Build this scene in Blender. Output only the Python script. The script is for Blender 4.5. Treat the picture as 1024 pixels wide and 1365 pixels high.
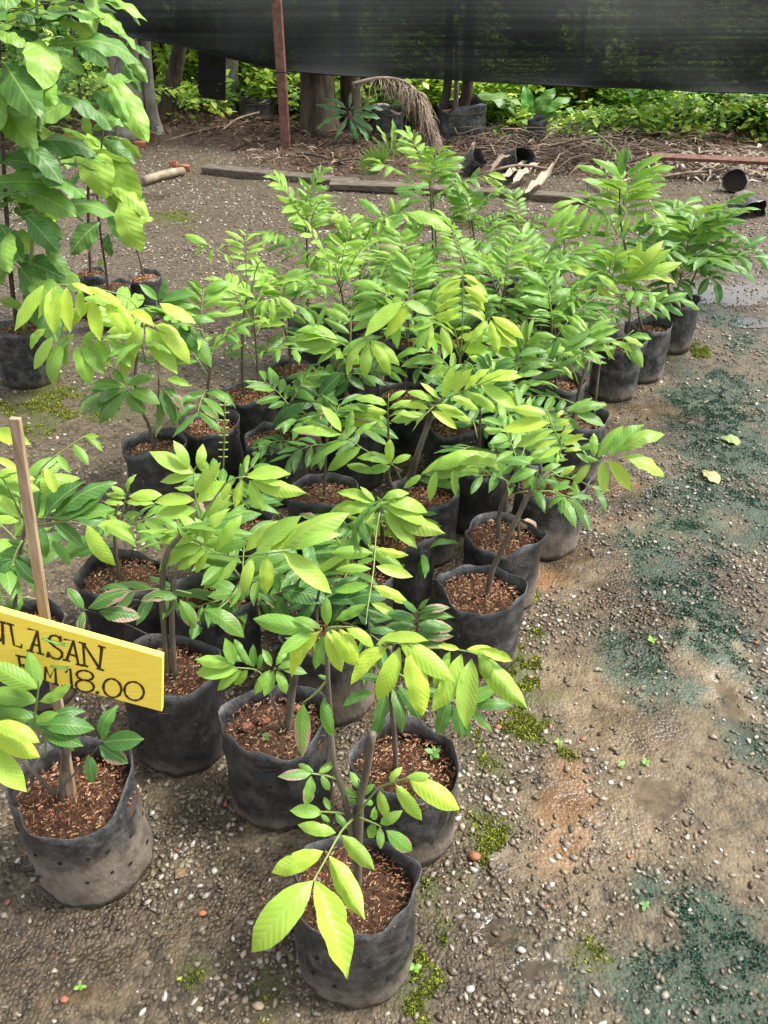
import bpy, bmesh, math, random
import numpy as np
from mathutils import Vector, Matrix

for o in list(bpy.data.objects): bpy.data.objects.remove(o)
SC = bpy.context.scene
COL = SC.collection
rnd = random.Random(11)

# ------------------------------------------------------------------ camera, sky, sun, exposure
CAMH = 1.58; PITCH = math.radians(34.5); FPX = 1051.0
cam = bpy.data.cameras.new("camera"); cam_o = bpy.data.objects.new("camera", cam); COL.objects.link(cam_o)
cam_o.location = (0, 0, CAMH); cam_o.rotation_euler = (math.pi/2 - PITCH, 0, 0)
cam.sensor_fit = 'VERTICAL'; cam.angle_y = 2*math.atan(682.5/FPX); cam.clip_start = 0.05; cam.clip_end = 500
SC.camera = cam_o

world = bpy.data.worlds.new("World"); SC.world = world; world.use_nodes = True
wn = world.node_tree; wn.nodes.clear()
sky = wn.nodes.new('ShaderNodeTexSky'); sky.sky_type = 'NISHITA'; sky.sun_disc = False
SUN_EL = math.radians(58); SUN_AZ = math.radians(84)      # clockwise from +Y
sky.sun_elevation = SUN_EL; sky.sun_rotation = SUN_AZ; sky.air_density = 1.0; sky.dust_density = 3.0
hs = wn.nodes.new('ShaderNodeHueSaturation'); hs.inputs['Saturation'].default_value = 0.28
bg = wn.nodes.new('ShaderNodeBackground'); bg.inputs['Strength'].default_value = 0.15
wo = wn.nodes.new('ShaderNodeOutputWorld')
wn.links.new(sky.outputs[0], hs.inputs['Color']); wn.links.new(hs.outputs[0], bg.inputs['Color']); wn.links.new(bg.outputs[0], wo.inputs['Surface'])

sun = bpy.data.lights.new("sun", 'SUN'); sun.energy = 2.5; sun.angle = math.radians(13); sun.color = (1.0, 0.96, 0.88)
sun_o = bpy.data.objects.new("sun", sun); COL.objects.link(sun_o)
sd = Vector((math.sin(SUN_AZ)*math.cos(SUN_EL), math.cos(SUN_AZ)*math.cos(SUN_EL), math.sin(SUN_EL)))
sun_o.rotation_euler = sd.to_track_quat('Z', 'Y').to_euler(); sun_o.location = sd*20
SC.view_settings.view_transform = 'Standard'; SC.view_settings.look = 'None'
SC.view_settings.exposure = 1.38; SC.view_settings.gamma = 1.0
SC.render.engine = 'CYCLES'
SC.cycles.max_bounces = 6; SC.cycles.diffuse_bounces = 3; SC.cycles.glossy_bounces = 2
SC.cycles.transmission_bounces = 4; SC.cycles.transparent_max_bounces = 8

# ------------------------------------------------------------------ surveying helpers (photo pixel -> place)
SP, CP = math.sin(PITCH), math.cos(PITCH)
def ray(px, py):
    u = (px-512)/FPX; v = (py-682.5)/FPX
    return Vector((u, CP - v*SP, -SP - v*CP))
def W(px, py, Y):                       # point seen at a pixel at ground distance Y
    d = ray(px, py); t = Y/d.y
    return Vector((d.x*t, Y, CAMH + d.z*t))
def G(px, py, h=0.0):                   # point seen at a pixel at height h
    d = ray(px, py); t = (h-CAMH)/d.z
    return Vector((d.x*t, d.y*t, h))
def mpp(px, py, Y):                     # metres per photo pixel there
    return (Y/ray(px, py).y)/FPX

# ------------------------------------------------------------------ object helpers
def tag(o, label=None, cat=None, group=None, kind=None):
    if label: o['label'] = label
    if cat: o['category'] = cat
    if group: o['group'] = group
    if kind: o['kind'] = kind
    return o
def wloc(o):
    v = Vector((0, 0, 0))
    while o is not None: v = v + o.location; o = o.parent
    return v
def empty(name, loc):
    o = bpy.data.objects.new(name, None); COL.objects.link(o); o.location = loc; o.empty_display_size = .05
    return o
def link(name, mesh, parent=None, wl=None, color=None):
    """mesh object whose origin stands at world point wl (parents are never rotated)"""
    o = bpy.data.objects.new(name, mesh); COL.objects.link(o)
    if wl is not None:
        o.location = Vector(wl) - (wloc(parent) if parent else Vector((0, 0, 0)))
    if parent: o.parent = parent
    if color: o.color = color
    return o
def mesh_np(name, V, F, mat=None, smooth=False, attrs=None):
    V = np.asarray(V, dtype=np.float32).reshape(-1, 3); F = np.asarray(F, dtype=np.int32)
    me = bpy.data.meshes.new(name); n, k = F.shape
    me.vertices.add(len(V)); me.vertices.foreach_set('co', V.ravel())
    me.loops.add(n*k); me.loops.foreach_set('vertex_index', F.ravel())
    me.polygons.add(n); me.polygons.foreach_set('loop_start', np.arange(0, n*k, k, dtype=np.int32))
    if smooth: me.polygons.foreach_set('use_smooth', np.ones(n, dtype=bool))
    if attrs:
        for an, (dom, typ, dat) in attrs.items():
            a = me.attributes.new(an, typ, dom)
            a.data.foreach_set('color' if 'COLOR' in typ else 'value', np.asarray(dat, dtype=np.float32).ravel())
    me.update(calc_edges=True)
    if mat: me.materials.append(mat)
    return me
def mesh_py(name, V, F, mat=None, smooth=False):
    me = bpy.data.meshes.new(name); me.from_pydata([tuple(v) for v in V], [], F)
    if smooth: me.polygons.foreach_set('use_smooth', [True]*len(me.polygons))
    me.update()
    if mat: me.materials.append(mat)
    return me
def tube(pts, rads, n=6, cap=True):
    V = []; F = []; pts = [Vector(p) for p in pts]; N = len(pts); ref = None
    for i, p in enumerate(pts):
        t = (pts[min(i+1, N-1)] - pts[max(i-1, 0)]).normalized()
        if ref is None: ref = Vector((1, 0, 0)) if abs(t.x) < .8 else Vector((0, 1, 0))
        a = (ref - t*ref.dot(t)).normalized(); b = t.cross(a); ref = a
        r = rads[i] if hasattr(rads, '__len__') else rads
        for k in range(n):
            an = 2*math.pi*k/n; V.append(p + a*(r*math.cos(an)) + b*(r*math.sin(an)))
    for i in range(N-1):
        for k in range(n):
            F.append((i*n+k, i*n+(k+1) % n, (i+1)*n+(k+1) % n, (i+1)*n+k))
    if cap:
        F.append(tuple(reversed(range(n)))); F.append(tuple(range((N-1)*n, N*n)))
    return V, F
def tube_obj(name, pts, rads, mat, parent, n=6, origin=None):
    o0 = Vector(origin if origin is not None else pts[0])
    V, F = tube([Vector(p)-o0 for p in pts], rads, n)
    return link(name, mesh_py(name, V, F, mat, True), parent, o0)
def smooth_path(pts, k=4):
    pts = [Vector(p) for p in pts]
    if len(pts) < 3: return [pts[0].lerp(pts[-1], i/k) for i in range(k+1)]
    out = []
    for i in range(len(pts)-1):
        p0 = pts[max(i-1, 0)]; p1 = pts[i]; p2 = pts[i+1]; p3 = pts[min(i+2, len(pts)-1)]
        for j in range(k):
            t = j/k
            out.append(0.5*((2*p1) + (p2-p0)*t + (2*p0-5*p1+4*p2-p3)*t*t + (3*p1-p0-3*p2+p3)*t**3))
    out.append(pts[-1]); return out
def bezier(a, b, c, n):
    return [a*(1-t)**2 + b*2*t*(1-t) + c*t*t for t in [i/n for i in range(n+1)]]

# ------------------------------------------------------------------ numpy value noise
def vnoise(x, y, seed=0):
    x = np.asarray(x, float); y = np.asarray(y, float)
    xi = np.floor(x).astype(np.int64); yi = np.floor(y).astype(np.int64); xf = x-xi; yf = y-yi
    def h(a, b):
        n = (a*374761393 + b*668265263 + seed*1442695041) & 0x7fffffff
        n = ((n ^ (n >> 13))*1274126177) & 0x7fffffff
        return ((n ^ (n >> 16)) & 0xffff)/65535.0
    u = xf*xf*(3-2*xf); v = yf*yf*(3-2*yf)
    return (h(xi, yi)*(1-u)+h(xi+1, yi)*u)*(1-v) + (h(xi, yi+1)*(1-u)+h(xi+1, yi+1)*u)*v
def fbm(x, y, oct=4, seed=0):
    s = 0; a = .5; tot = 0
    for i in range(oct):
        s = s + a*vnoise(x*2**i, y*2**i, seed+i*17); tot += a; a *= .55
    return s/tot

# ------------------------------------------------------------------ materials
class NT:
    def __init__(self, name):
        self.m = bpy.data.materials.new(name); self.m.use_nodes = True; self.t = self.m.node_tree; self.t.nodes.clear()
        self.out = self.n('ShaderNodeOutputMaterial')
    def n(self, typ, **kw):
        nd = self.t.nodes.new(typ)
        for k, v in kw.items():
            if k.startswith('i_'):
                nd.inputs[k[2:].replace('_', ' ')].default_value = v
            else: setattr(nd, k, v)
        return nd
    def l(self, a, b): self.t.links.new(a, b)
    def math(self, op, a, b=None, c=None, clamp=False):
        nd = self.n('ShaderNodeMath', operation=op, use_clamp=clamp)
        for i, v in enumerate((a, b, c)):
            if v is None: continue
            if isinstance(v, (int, float)): nd.inputs[i].default_value = v
            else: self.l(v, nd.inputs[i])
        return nd.outputs[0]
    def mix(self, fac, a, b, blend='MIX'):
        nd = self.n('ShaderNodeMix', data_type='RGBA', blend_type=blend)
        for s, v in ((nd.inputs[0], fac), (nd.inputs[6], a), (nd.inputs[7], b)):
            if isinstance(v, (int, float)): s.default_value = v
            elif isinstance(v, tuple): s.default_value = v if len(v) == 4 else v+(1,)
            else: self.l(v, s)
        return nd.outputs[2]
    def noise(self, vec, scale, detail=4, rough=.55):
        nd = self.n('ShaderNodeTexNoise'); nd.inputs['Scale'].default_value = scale
        nd.inputs['Detail'].default_value = detail; nd.inputs['Roughness'].default_value = rough
        if vec is not None: self.l(vec, nd.inputs['Vector'])
        return nd.outputs[0]
    def ramp(self, fac, lo, hi):
        nd = self.n('ShaderNodeMapRange'); nd.interpolation_type = 'SMOOTHSTEP'; nd.clamp = True
        self.l(fac, nd.inputs[0]); nd.inputs[1].default_value = lo; nd.inputs[2].default_value = hi
        return nd.outputs[0]
    def bump(self, h, strength=.3, dist=.01):
        nd = self.n('ShaderNodeBump'); nd.inputs['Strength'].default_value = strength; nd.inputs['Distance'].default_value = dist
        self.l(h, nd.inputs['Height']); return nd.outputs[0]
    def pbr(self, col, rough=.6, normal=None, spec=.4):
        nd = self.n('ShaderNodeBsdfPrincipled')
        if isinstance(col, tuple): nd.inputs['Base Color'].default_value = col if len(col) == 4 else col+(1,)
        else: self.l(col, nd.inputs['Base Color'])
        if isinstance(rough, (int, float)): nd.inputs['Roughness'].default_value = rough
        else: self.l(rough, nd.inputs['Roughness'])
        nd.inputs['Specular IOR Level'].default_value = spec
        if normal is not None: self.l(normal, nd.inputs['Normal'])
        return nd.outputs[0]
    def done(self, sh): self.l(sh, self.out.inputs['Surface']); return self.m

def leaf_material(name, veins, slope, transl=.30, rough=.36, bumpd=.012):
    """colour comes from the object's own colour; alpha < 1 is a scorched brown edge"""
    T = NT(name); tc = T.n('ShaderNodeTexCoord').outputs['Object']; oi = T.n('ShaderNodeObjectInfo')
    sx = T.n('ShaderNodeSeparateXYZ'); T.l(tc, sx.inputs[0]); x, y = sx.outputs[0], sx.outputs[1]
    ax = T.math('ABSOLUTE', x)
    s = T.math('SUBTRACT', T.math('MULTIPLY', y, veins), T.math('MULTIPLY', ax, slope))
    saw = T.math('PINGPONG', s, .5)                                   # side veins
    vein = T.ramp(saw, .0, .10)
    mid = T.ramp(ax, .004, .032)
    col = T.mix(T.math('MULTIPLY', T.math('SUBTRACT', 1.0, vein), .15), oi.outputs['Color'], (.50, .60, .24))
    col = T.mix(T.math('MULTIPLY', T.math('SUBTRACT', 1.0, mid), .5), col, (.42, .52, .16))
    nz = T.noise(tc, 3.0, 3); col = T.mix(T.math('MULTIPLY', T.ramp(nz, .35, .75), .35), col, T.mix(1.0, col, (.72, .80, .55), 'MULTIPLY'))
    geo = T.n('ShaderNodeNewGeometry')
    col = T.mix(T.math('MULTIPLY', geo.outputs['Backfacing'], .35), col, (.24, .36, .13))
    # scorched rim: distance from the edge, broken up by noise
    e = T.math('ADD', T.math('MULTIPLY', ax, 1.25), T.math('MULTIPLY', T.math('SUBTRACT', y, .45), .75))
    e = T.math('ADD', e, T.math('MULTIPLY', T.math('SUBTRACT', T.noise(tc, 6.0, 4), .5), .55))
    burn = T.math('GREATER_THAN', T.math('SUBTRACT', e, oi.outputs['Alpha']), -.10)
    burn = T.math('MULTIPLY', burn, T.math('LESS_THAN', oi.outputs['Alpha'], .97))
    col = T.mix(burn, col, T.mix(T.noise(tc, 9.0, 2), (.22, .13, .075), (.46, .36, .28)))
    ov = T.n('ShaderNodeVectorMath', operation='ADD'); T.l(tc, ov.inputs[0]); rv = T.n('ShaderNodeCombineXYZ'); T.l(T.math('MULTIPLY', oi.outputs['Random'], 40.0), rv.inputs[0]); T.l(rv.outputs[0], ov.inputs[1])
    spot = T.ramp(T.noise(ov.outputs[0], 7.0, 3, .6), .735, .76); col = T.mix(T.math('MULTIPLY', spot, .8), col, (.20, .13, .05))
    blot = T.ramp(T.noise(ov.outputs[0], 2.2, 4, .6), .45, .7); col = T.mix(T.math('MULTIPLY', blot, .30), col, T.mix(1.0, col, (1.25, 1.12, .8), 'MULTIPLY'))
    h = T.math('ADD', T.math('MULTIPLY', T.math('SINE', T.math('MULTIPLY', saw, math.pi)), .45), T.math('MULTIPLY', mid, .6))
    h = T.math('ADD', h, T.math('MULTIPLY', T.noise(tc, 14.0, 2), .25))
    nrm = T.bump(h, .13, bumpd)
    p = T.pbr(col, rough, nrm, .45)
    tr = T.n('ShaderNodeBsdfTranslucent'); T.l(T.mix(1.0, col, (1.15, 1.12, .55), 'MULTIPLY'), tr.inputs['Color']); T.l(nrm, tr.inputs['Normal'])
    mx = T.n('ShaderNodeMixShader'); mx.inputs[0].default_value = transl; T.l(p, mx.inputs[1]); T.l(tr.outputs[0], mx.inputs[2])
    return T.done(mx.outputs[0])
M = {}
M['leaf'] = leaf_material('leaflet_green', 10.0, 4.5, .38, .42)
M['broad'] = leaf_material('broad_leaf_green', 8.0, 3.5, .30, .48, .03)

def simple(name, c1, c2, scale, rough=.7, bs=.3, bd=.01, stretch=None, spec=.35, detail=5):
    T = NT(name); tc = T.n('ShaderNodeTexCoord').outputs['Object']
    if stretch:
        mp = T.n('ShaderNodeMapping'); mp.inputs['Scale'].default_value = stretch; T.l(tc, mp.inputs['Vector']); tc = mp.outputs[0]
    nz = T.noise(tc, scale, detail, .6)
    col = T.mix(T.ramp(nz, .3, .7), c1, c2)
    return T.done(T.pbr(col, rough, T.bump(nz, bs, bd), spec))
M['stem'] = simple('stem_bark', (.055, .043, .030), (.15, .125, .09), 40, .8, .5, .003, (1, 1, .25))
M['greenstem'] = simple('green_stem', (.14, .20, .05), (.24, .30, .09), 30, .5, .2, .002)
M['darkstem'] = simple('dark_stem', (.05, .04, .03), (.12, .09, .06), 40, .8, .4, .003)
M['bark_grey'] = simple('grey_bark', (.10, .09, .07), (.26, .25, .20), 9, .9, .8, .03, (1, 1, .5))
M['bark_dark'] = simple('dark_bark', (.030, .023, .015), (.095, .072, .050), 10, .9, .8, .03, (1, 1, .35))
M['rust'] = simple('rusty_steel', (.075, .033, .022), (.165, .080, .055), 18, .75, .4, .003)
M['stake'] = simple('bare_wood', (.20, .135, .08), (.38, .275, .175), 14, .75, .35, .003, (6, 6, .6))
M['plank'] = simple('weathered_plank', (.055, .046, .034), (.155, .13, .095), 10, .9, .5, .006, (1, 6, 6))
M['bamboo'] = simple('tan_pipe', (.15, .12, .075), (.30, .25, .165), 10, .6, .3, .004)
M['dry'] = simple('dry_frond', (.10, .07, .048), (.26, .20, .145), 9, .85, .4, .004)
M['dry_pale'] = simple('pale_dry_sheath', (.20, .155, .105), (.42, .35, .26), 8, .8, .4, .004)
M['black_ink'] = simple('brown_black_paint', (.030, .014, .005), (.07, .035, .012), 60, .6, .2, .001)
M['tie'] = simple('green_wire', (.05, .20, .05), (.10, .32, .09), 30, .45, .1, .001)
M['hole'] = simple('hole_dark', (.006, .006, .006), (.012, .012, .012), 20, .9, .1, .001)
M['brick_bit'] = simple('orange_clay', (.20, .07, .035), (.33, .14, .08), 30, .8, .3, .003)
M['stone_tan'] = simple('tan_stone', (.30, .21, .13), (.48, .37, .25), 30, .8, .3, .003)

def yellow_board():
    T = NT('yellow_paint'); tc = T.n('ShaderNodeTexCoord').outputs['Object']
    mp = T.n('ShaderNodeMapping'); mp.inputs['Scale'].default_value = (6, 6, 60); T.l(tc, mp.inputs['Vector'])
    g = T.noise(mp.outputs[0], 3.0, 4); b = T.noise(tc, 12.0, 4)
    col = T.mix(T.ramp(g, .35, .7), (.88, .65, .075), (.92, .72, .11))
    col = T.mix(T.math('MULTIPLY', T.ramp(b, .6, .78), .35), col, (.62, .42, .06))
    return T.done(T.pbr(col, .45, T.bump(g, .25, .002), .4))
M['board'] = yellow_board()

def bag_material():
    """black polythene; object colour R = how far up the mud reaches (0..1), G = dust"""
    T = NT('black_polybag'); tc = T.n('ShaderNodeTexCoord').outputs['Object']; oi = T.n('ShaderNodeObjectInfo')
    sx = T.n('ShaderNodeSeparateXYZ'); T.l(tc, sx.inputs[0]); z = sx.outputs[2]
    cs = T.n('ShaderNodeSeparateColor'); T.l(oi.outputs['Color'], cs.inputs[0])
    ofs = T.n('ShaderNodeVectorMath', operation='ADD'); T.l(tc, ofs.inputs[0]); T.l(oi.outputs['Location'], ofs.inputs[1]); tc2 = ofs.outputs[0]
    n1 = T.noise(tc2, 9, 5, .6); n2 = T.noise(tc2, 60, 3); n3 = T.noise(tc2, 22, 6, .7)
    dust = T.math('MULTIPLY', T.ramp(n3, .38, .75), cs.outputs[1])
    col = T.mix(dust, (.018, .0185, .0195), (.15, .148, .142))
    lvl = T.math('ADD', z, T.math('MULTIPLY', T.math('SUBTRACT', n1, .5), .16))
    mud = T.math('SUBTRACT', 1.0, T.ramp(T.math('SUBTRACT', lvl, T.math('MULTIPLY', cs.outputs[0], .2)), -.05, .03))
    mud = T.math('MULTIPLY', mud, T.math('ADD', T.math('MULTIPLY', T.ramp(n3, .3, .6), .5), .45))
    col = T.mix(mud, col, T.mix(n2, (.13, .105, .08), (.25, .20, .15)))
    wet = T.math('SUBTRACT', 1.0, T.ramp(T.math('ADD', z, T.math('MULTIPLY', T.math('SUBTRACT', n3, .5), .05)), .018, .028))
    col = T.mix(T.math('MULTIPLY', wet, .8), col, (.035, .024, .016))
    col = T.mix(T.math('MULTIPLY', T.ramp(n2, .66, .72), .35), col, (.22, .21, .19))
    mp = T.n('ShaderNodeMapping'); mp.inputs['Scale'].default_value = (14, 14, 5); T.l(tc2, mp.inputs['Vector'])
    cr = T.noise(mp.outputs[0], 2.6, 7, .68)
    h = T.math('ADD', T.math('MULTIPLY', cr, 1.0), T.math('MULTIPLY', n2, .08))
    rough = T.math('ADD', .30, T.math('MULTIPLY', mud, .5))
    return T.done(T.pbr(col, rough, T.bump(h, .6, .012), .5))
M['bag'] = bag_material()

def attr_color(name, rough=.7, spec=.35, transl=0):
    T = NT(name); a = T.n('ShaderNodeAttribute'); a.attribute_name = 'tint'
    p = T.pbr(a.outputs['Color'], rough, None, spec)
    if transl:
        tr = T.n('ShaderNodeBsdfTranslucent'); T.l(a.outputs['Color'], tr.inputs['Color'])
        mx = T.n('ShaderNodeMixShader'); mx.inputs[0].default_value = transl; T.l(p, mx.inputs[1]); T.l(tr.outputs[0], mx.inputs[2]); p = mx.outputs[0]
    return T.done(p)
M['gravel'] = attr_color('wet_gravel', .42, .38)
M['chips'] = attr_color('wood_chips', .8, .25)
M['moss'] = attr_color('moss_green', .8, .2, .15)
M['foliage'] = attr_color('bush_foliage', .45, .4, .45)
M['litter'] = attr_color('brown_litter', .85, .2)

def soil_material():
    T = NT('potting_soil'); tc = T.n('ShaderNodeTexCoord').outputs['Object']
    n1 = T.noise(tc, 45, 5, .65); n2 = T.noise(tc, 14, 3)
    col = T.mix(T.ramp(n1, .35, .68), (.055, .030, .018), (.21, .11, .06))
    col = T.mix(T.math('MULTIPLY', T.ramp(n2, .5, .7), .5), col, (.05, .035, .022))
    return T.done(T.pbr(col, .9, T.bump(n1, .9, .02), .2))
M['soil'] = soil_material()

def net_material():
    T = NT('black_shade_net'); tc = T.n('ShaderNodeTexCoord').outputs['Object']
    sx = T.n('ShaderNodeSeparateXYZ'); T.l(tc, sx.inputs[0])
    mp = T.n('ShaderNodeMapping'); mp.inputs['Scale'].default_value = (.35, .35, 30); T.l(tc, mp.inputs['Vector'])
    streak = T.noise(mp.outputs[0], 1.0, 4, .6)
    mp2 = T.n('ShaderNodeMapping'); mp2.inputs['Scale'].default_value = (60, 60, 75); T.l(tc, mp2.inputs['Vector'])
    pin = T.noise(mp2.outputs[0], 1.0, 2, .5)
    op = T.math('ADD', T.math('MULTIPLY', T.ramp(streak, .35, .8), .06), .012)
    op = T.math('ADD', op, T.math('MULTIPLY', T.ramp(pin, .60, .74), .10))
    col = T.mix(T.ramp(streak, .35, .7), (.0085, .010, .0095), (.0165, .0195, .0185))
    p = T.pbr(col, .75, None, .12)
    tr = T.n('ShaderNodeBsdfTransparent')
    mx = T.n('ShaderNodeMixShader'); T.l(op, mx.inputs[0]); T.l(p, mx.inputs[1]); T.l(tr.outputs[0], mx.inputs[2])
    return T.done(mx.outputs[0])
M['net'] = net_material()

def ground_material():
    T = NT('wet_muddy_gravel'); tc = T.n('ShaderNodeTexCoord').outputs['Object']
    def A(n):
        a = T.n('ShaderNodeAttribute'); a.attribute_name = n; return a.outputs['Fac']
    n1 = T.noise(tc, 3.0, 5, .6); n2 = T.noise(tc, 26, 5, .65); n3 = T.noise(tc, 130, 4, .7)
    vo = T.n('ShaderNodeTexVoronoi'); vo.inputs['Scale'].default_value = 115; T.l(tc, vo.inputs['Vector'])
    hv = T.n('ShaderNodeSeparateColor'); T.l(vo.outputs['Color'], hv.inputs[0])
    grit = T.mix(T.ramp(n2, .3, .7), (.031, .022, .012), (.096, .072, .041))
    grit = T.mix(T.math('MULTIPLY', T.ramp(hv.outputs[0], .55, .95), .55), grit, (.17, .135, .09))
    mudc = T.mix(T.ramp(n2, .3, .75), (.088, .060, .030), (.180, .131, .070))
    mud = T.math('MULTIPLY', A('mud'), T.math('ADD', .55, T.math('MULTIPLY', T.ramp(n1, .35, .65), .45)))
    col = T.mix(mud, grit, mudc)
    org = A('orange'); col = T.mix(org, col, T.mix(n2, (.19, .085, .028), (.30, .155, .06)))
    alg = T.math('MULTIPLY', A('algae'), T.math('ADD', .25, T.math('MULTIPLY', T.ramp(n3, .30, .58), .7)))
    col = T.mix(alg, col, T.mix(n2, (.012, .034, .020), (.034, .070, .044)))
    ms = T.math('MULTIPLY', A('moss'), T.ramp(n3, .25, .5))
    col = T.mix(ms, col, T.mix(n2, (.035, .040, .012), (.085, .095, .022)))
    col = T.mix(A('humus'), col, T.mix(n2, (.030, .018, .010), (.10, .062, .038)))
    n4 = T.noise(tc, 9.0, 8, .72); col = T.mix(T.math('MULTIPLY', T.ramp(n4, .52, .62), .55), col, T.mix(1.0, col, (.52, .50, .46), 'MULTIPLY'))
    n5 = T.noise(tc, 60.0, 6, .75); col = T.mix(T.math('MULTIPLY', T.ramp(n5, .56, .66), .5), col, T.mix(1.0, col, (1.5, 1.42, 1.3), 'MULTIPLY'))
    dmp = A('damp'); col = T.mix(T.math('MULTIPLY', dmp, .8), col, T.mix(1.0, col, (.46, .40, .34), 'MULTIPLY'))
    wet = A('wet')
    col = T.mix(T.math('MULTIPLY', wet, .45), col, T.mix(1.0, col, (.45, .42, .40), 'MULTIPLY'))
    rough = T.math('SUBTRACT', .60, T.math('MULTIPLY', T.ramp(T.math('ADD', n1, T.math('MULTIPLY', A('mud'), .10)), .5, .7), .24))
    rough = T.math('MULTIPLY', rough, T.math('SUBTRACT', 1.0, T.math('MULTIPLY', dmp, .55)))
    rough = T.math('MULTIPLY', rough, T.math('SUBTRACT', 1.0, T.math('MULTIPLY', wet, .93)))
    h = T.math('ADD', T.math('MULTIPLY', n2, .6), T.math('MULTIPLY', n3, .3))
    h = T.math('ADD', h, T.math('MULTIPLY', vo.outputs['Distance'], -.35))
    h = T.math('MULTIPLY', h, T.math('SUBTRACT', 1.0, T.math('MULTIPLY', wet, .985)))
    h = T.math('MULTIPLY', h, T.math('SUBTRACT', 1.0, T.math('MULTIPLY', A('mud'), .6)))
    return T.done(T.pbr(col, rough, T.bump(h, .75, .016), .36))
M['ground'] = ground_material()

# ------------------------------------------------------------------ ground
def patch(X, Y, px, py, rx, ry, seed=0, soft=.35, rough=.5):
    """soft-edged irregular patch that covers the ellipse seen in the photograph"""
    c = G(px, py); ex = abs(G(px+rx, py).x - c.x); ey = abs(G(px, py-ry).y - G(px, py+ry).y)*.5
    d = np.sqrt(((X-c.x)/ex)**2 + ((Y-c.y)/ey)**2)
    d = d + (fbm(X*7+seed*3.1, Y*7, 4, seed)-.5)*2*rough + (fbm(X*30, Y*30+seed, 3, seed+5)-.5)*rough*.8
    return np.clip((1.0-d)/soft, 0, 1)
P_ALGAE = [(905,690,50,60),(930,790,40,70),(960,600,50,60),(985,880,30,60),(900,930,40,30),(940,520,40,40),(885,745,55,60),(940,660,60,30),(1000,745,35,35),(905,820,45,45),(860,880,60,40),(850,1300,110,70),(960,1320,90,70),(1000,1240,50,60),(1010,1000,30,60),
           (1005,600,50,50),(960,430,35,45),(860,1190,35,25),(1000,520,30,30),(950,1230,30,60),(1010,690,30,25)]
P_MOSS = [(690,885,26,40),(665,1015,26,40),(668,1120,22,24),(590,1240,24,40),(560,1345,30,30),(735,930,22,18),(640,1140,26,26),(770,620,20,20),(870,470,40,14),(760,1000,20,14),(330,1290,30,26),(705,965,50,28),(645,1095,38,34),(552,1310,38,52),(352,1318,36,48),(800,1268,32,36),(718,850,16,30),(50,540,70,28),(150,552,48,20),(30,500,60,25),
          (700,910,18,35),(232,290,50,14),(262,1292,22,22),(575,1190,22,26),(700,790,20,16),(620,1170,20,30),(800,430,20,12),(870,460,30,12),(935,470,16,10),(45,570,40,24),(640,1010,20,40)]
P_MUD = [(790,920,130,90),(760,1085,70,110),(960,920,60,130),(900,700,170,18),(760,590,60,30),(830,660,60,25),(980,1120,60,140),(900,980,110,90),
         (770,760,60,60),(660,640,60,40),(100,1330,130,25),(760,500,60,20),(900,545,110,18),(960,860,45,90),(700,1150,80,40),(480,930,60,40),(850,1090,70,90)]
P_ORANGE = [(745,1085,36,62),(775,1040,20,50),(850,650,50,12),(720,770,26,14),(925,1190,14,26)]
P_DAMP = [(120,1230,200,90),(330,1200,160,90),(60,1310,150,60),(600,1260,110,90),(250,1090,60,60),(700,1180,110,60),(560,1140,60,80),(760,1060,60,90),(640,900,50,90),(740,720,60,50),(820,660,90,30),(940,410,120,40),(880,560,120,40),(820,800,70,90),(950,780,70,60),(860,960,60,40),(300,440,120,60),(950,1290,110,80),(500,700,260,120),(450,900,200,120)]
P_WET = [(960,392,80,17),(1010,378,40,18),(560,300,190,7),(690,296,60,8),(900,360,60,12),(480,1225,30,14),(70,1150,60,20),(210,262,26,7),
         (660,1240,34,26),(1000,430,30,10),(720,1290,40,20),(870,1060,40,30),(640,290,60,6),(450,1190,40,12),(985,960,16,60)]
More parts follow.
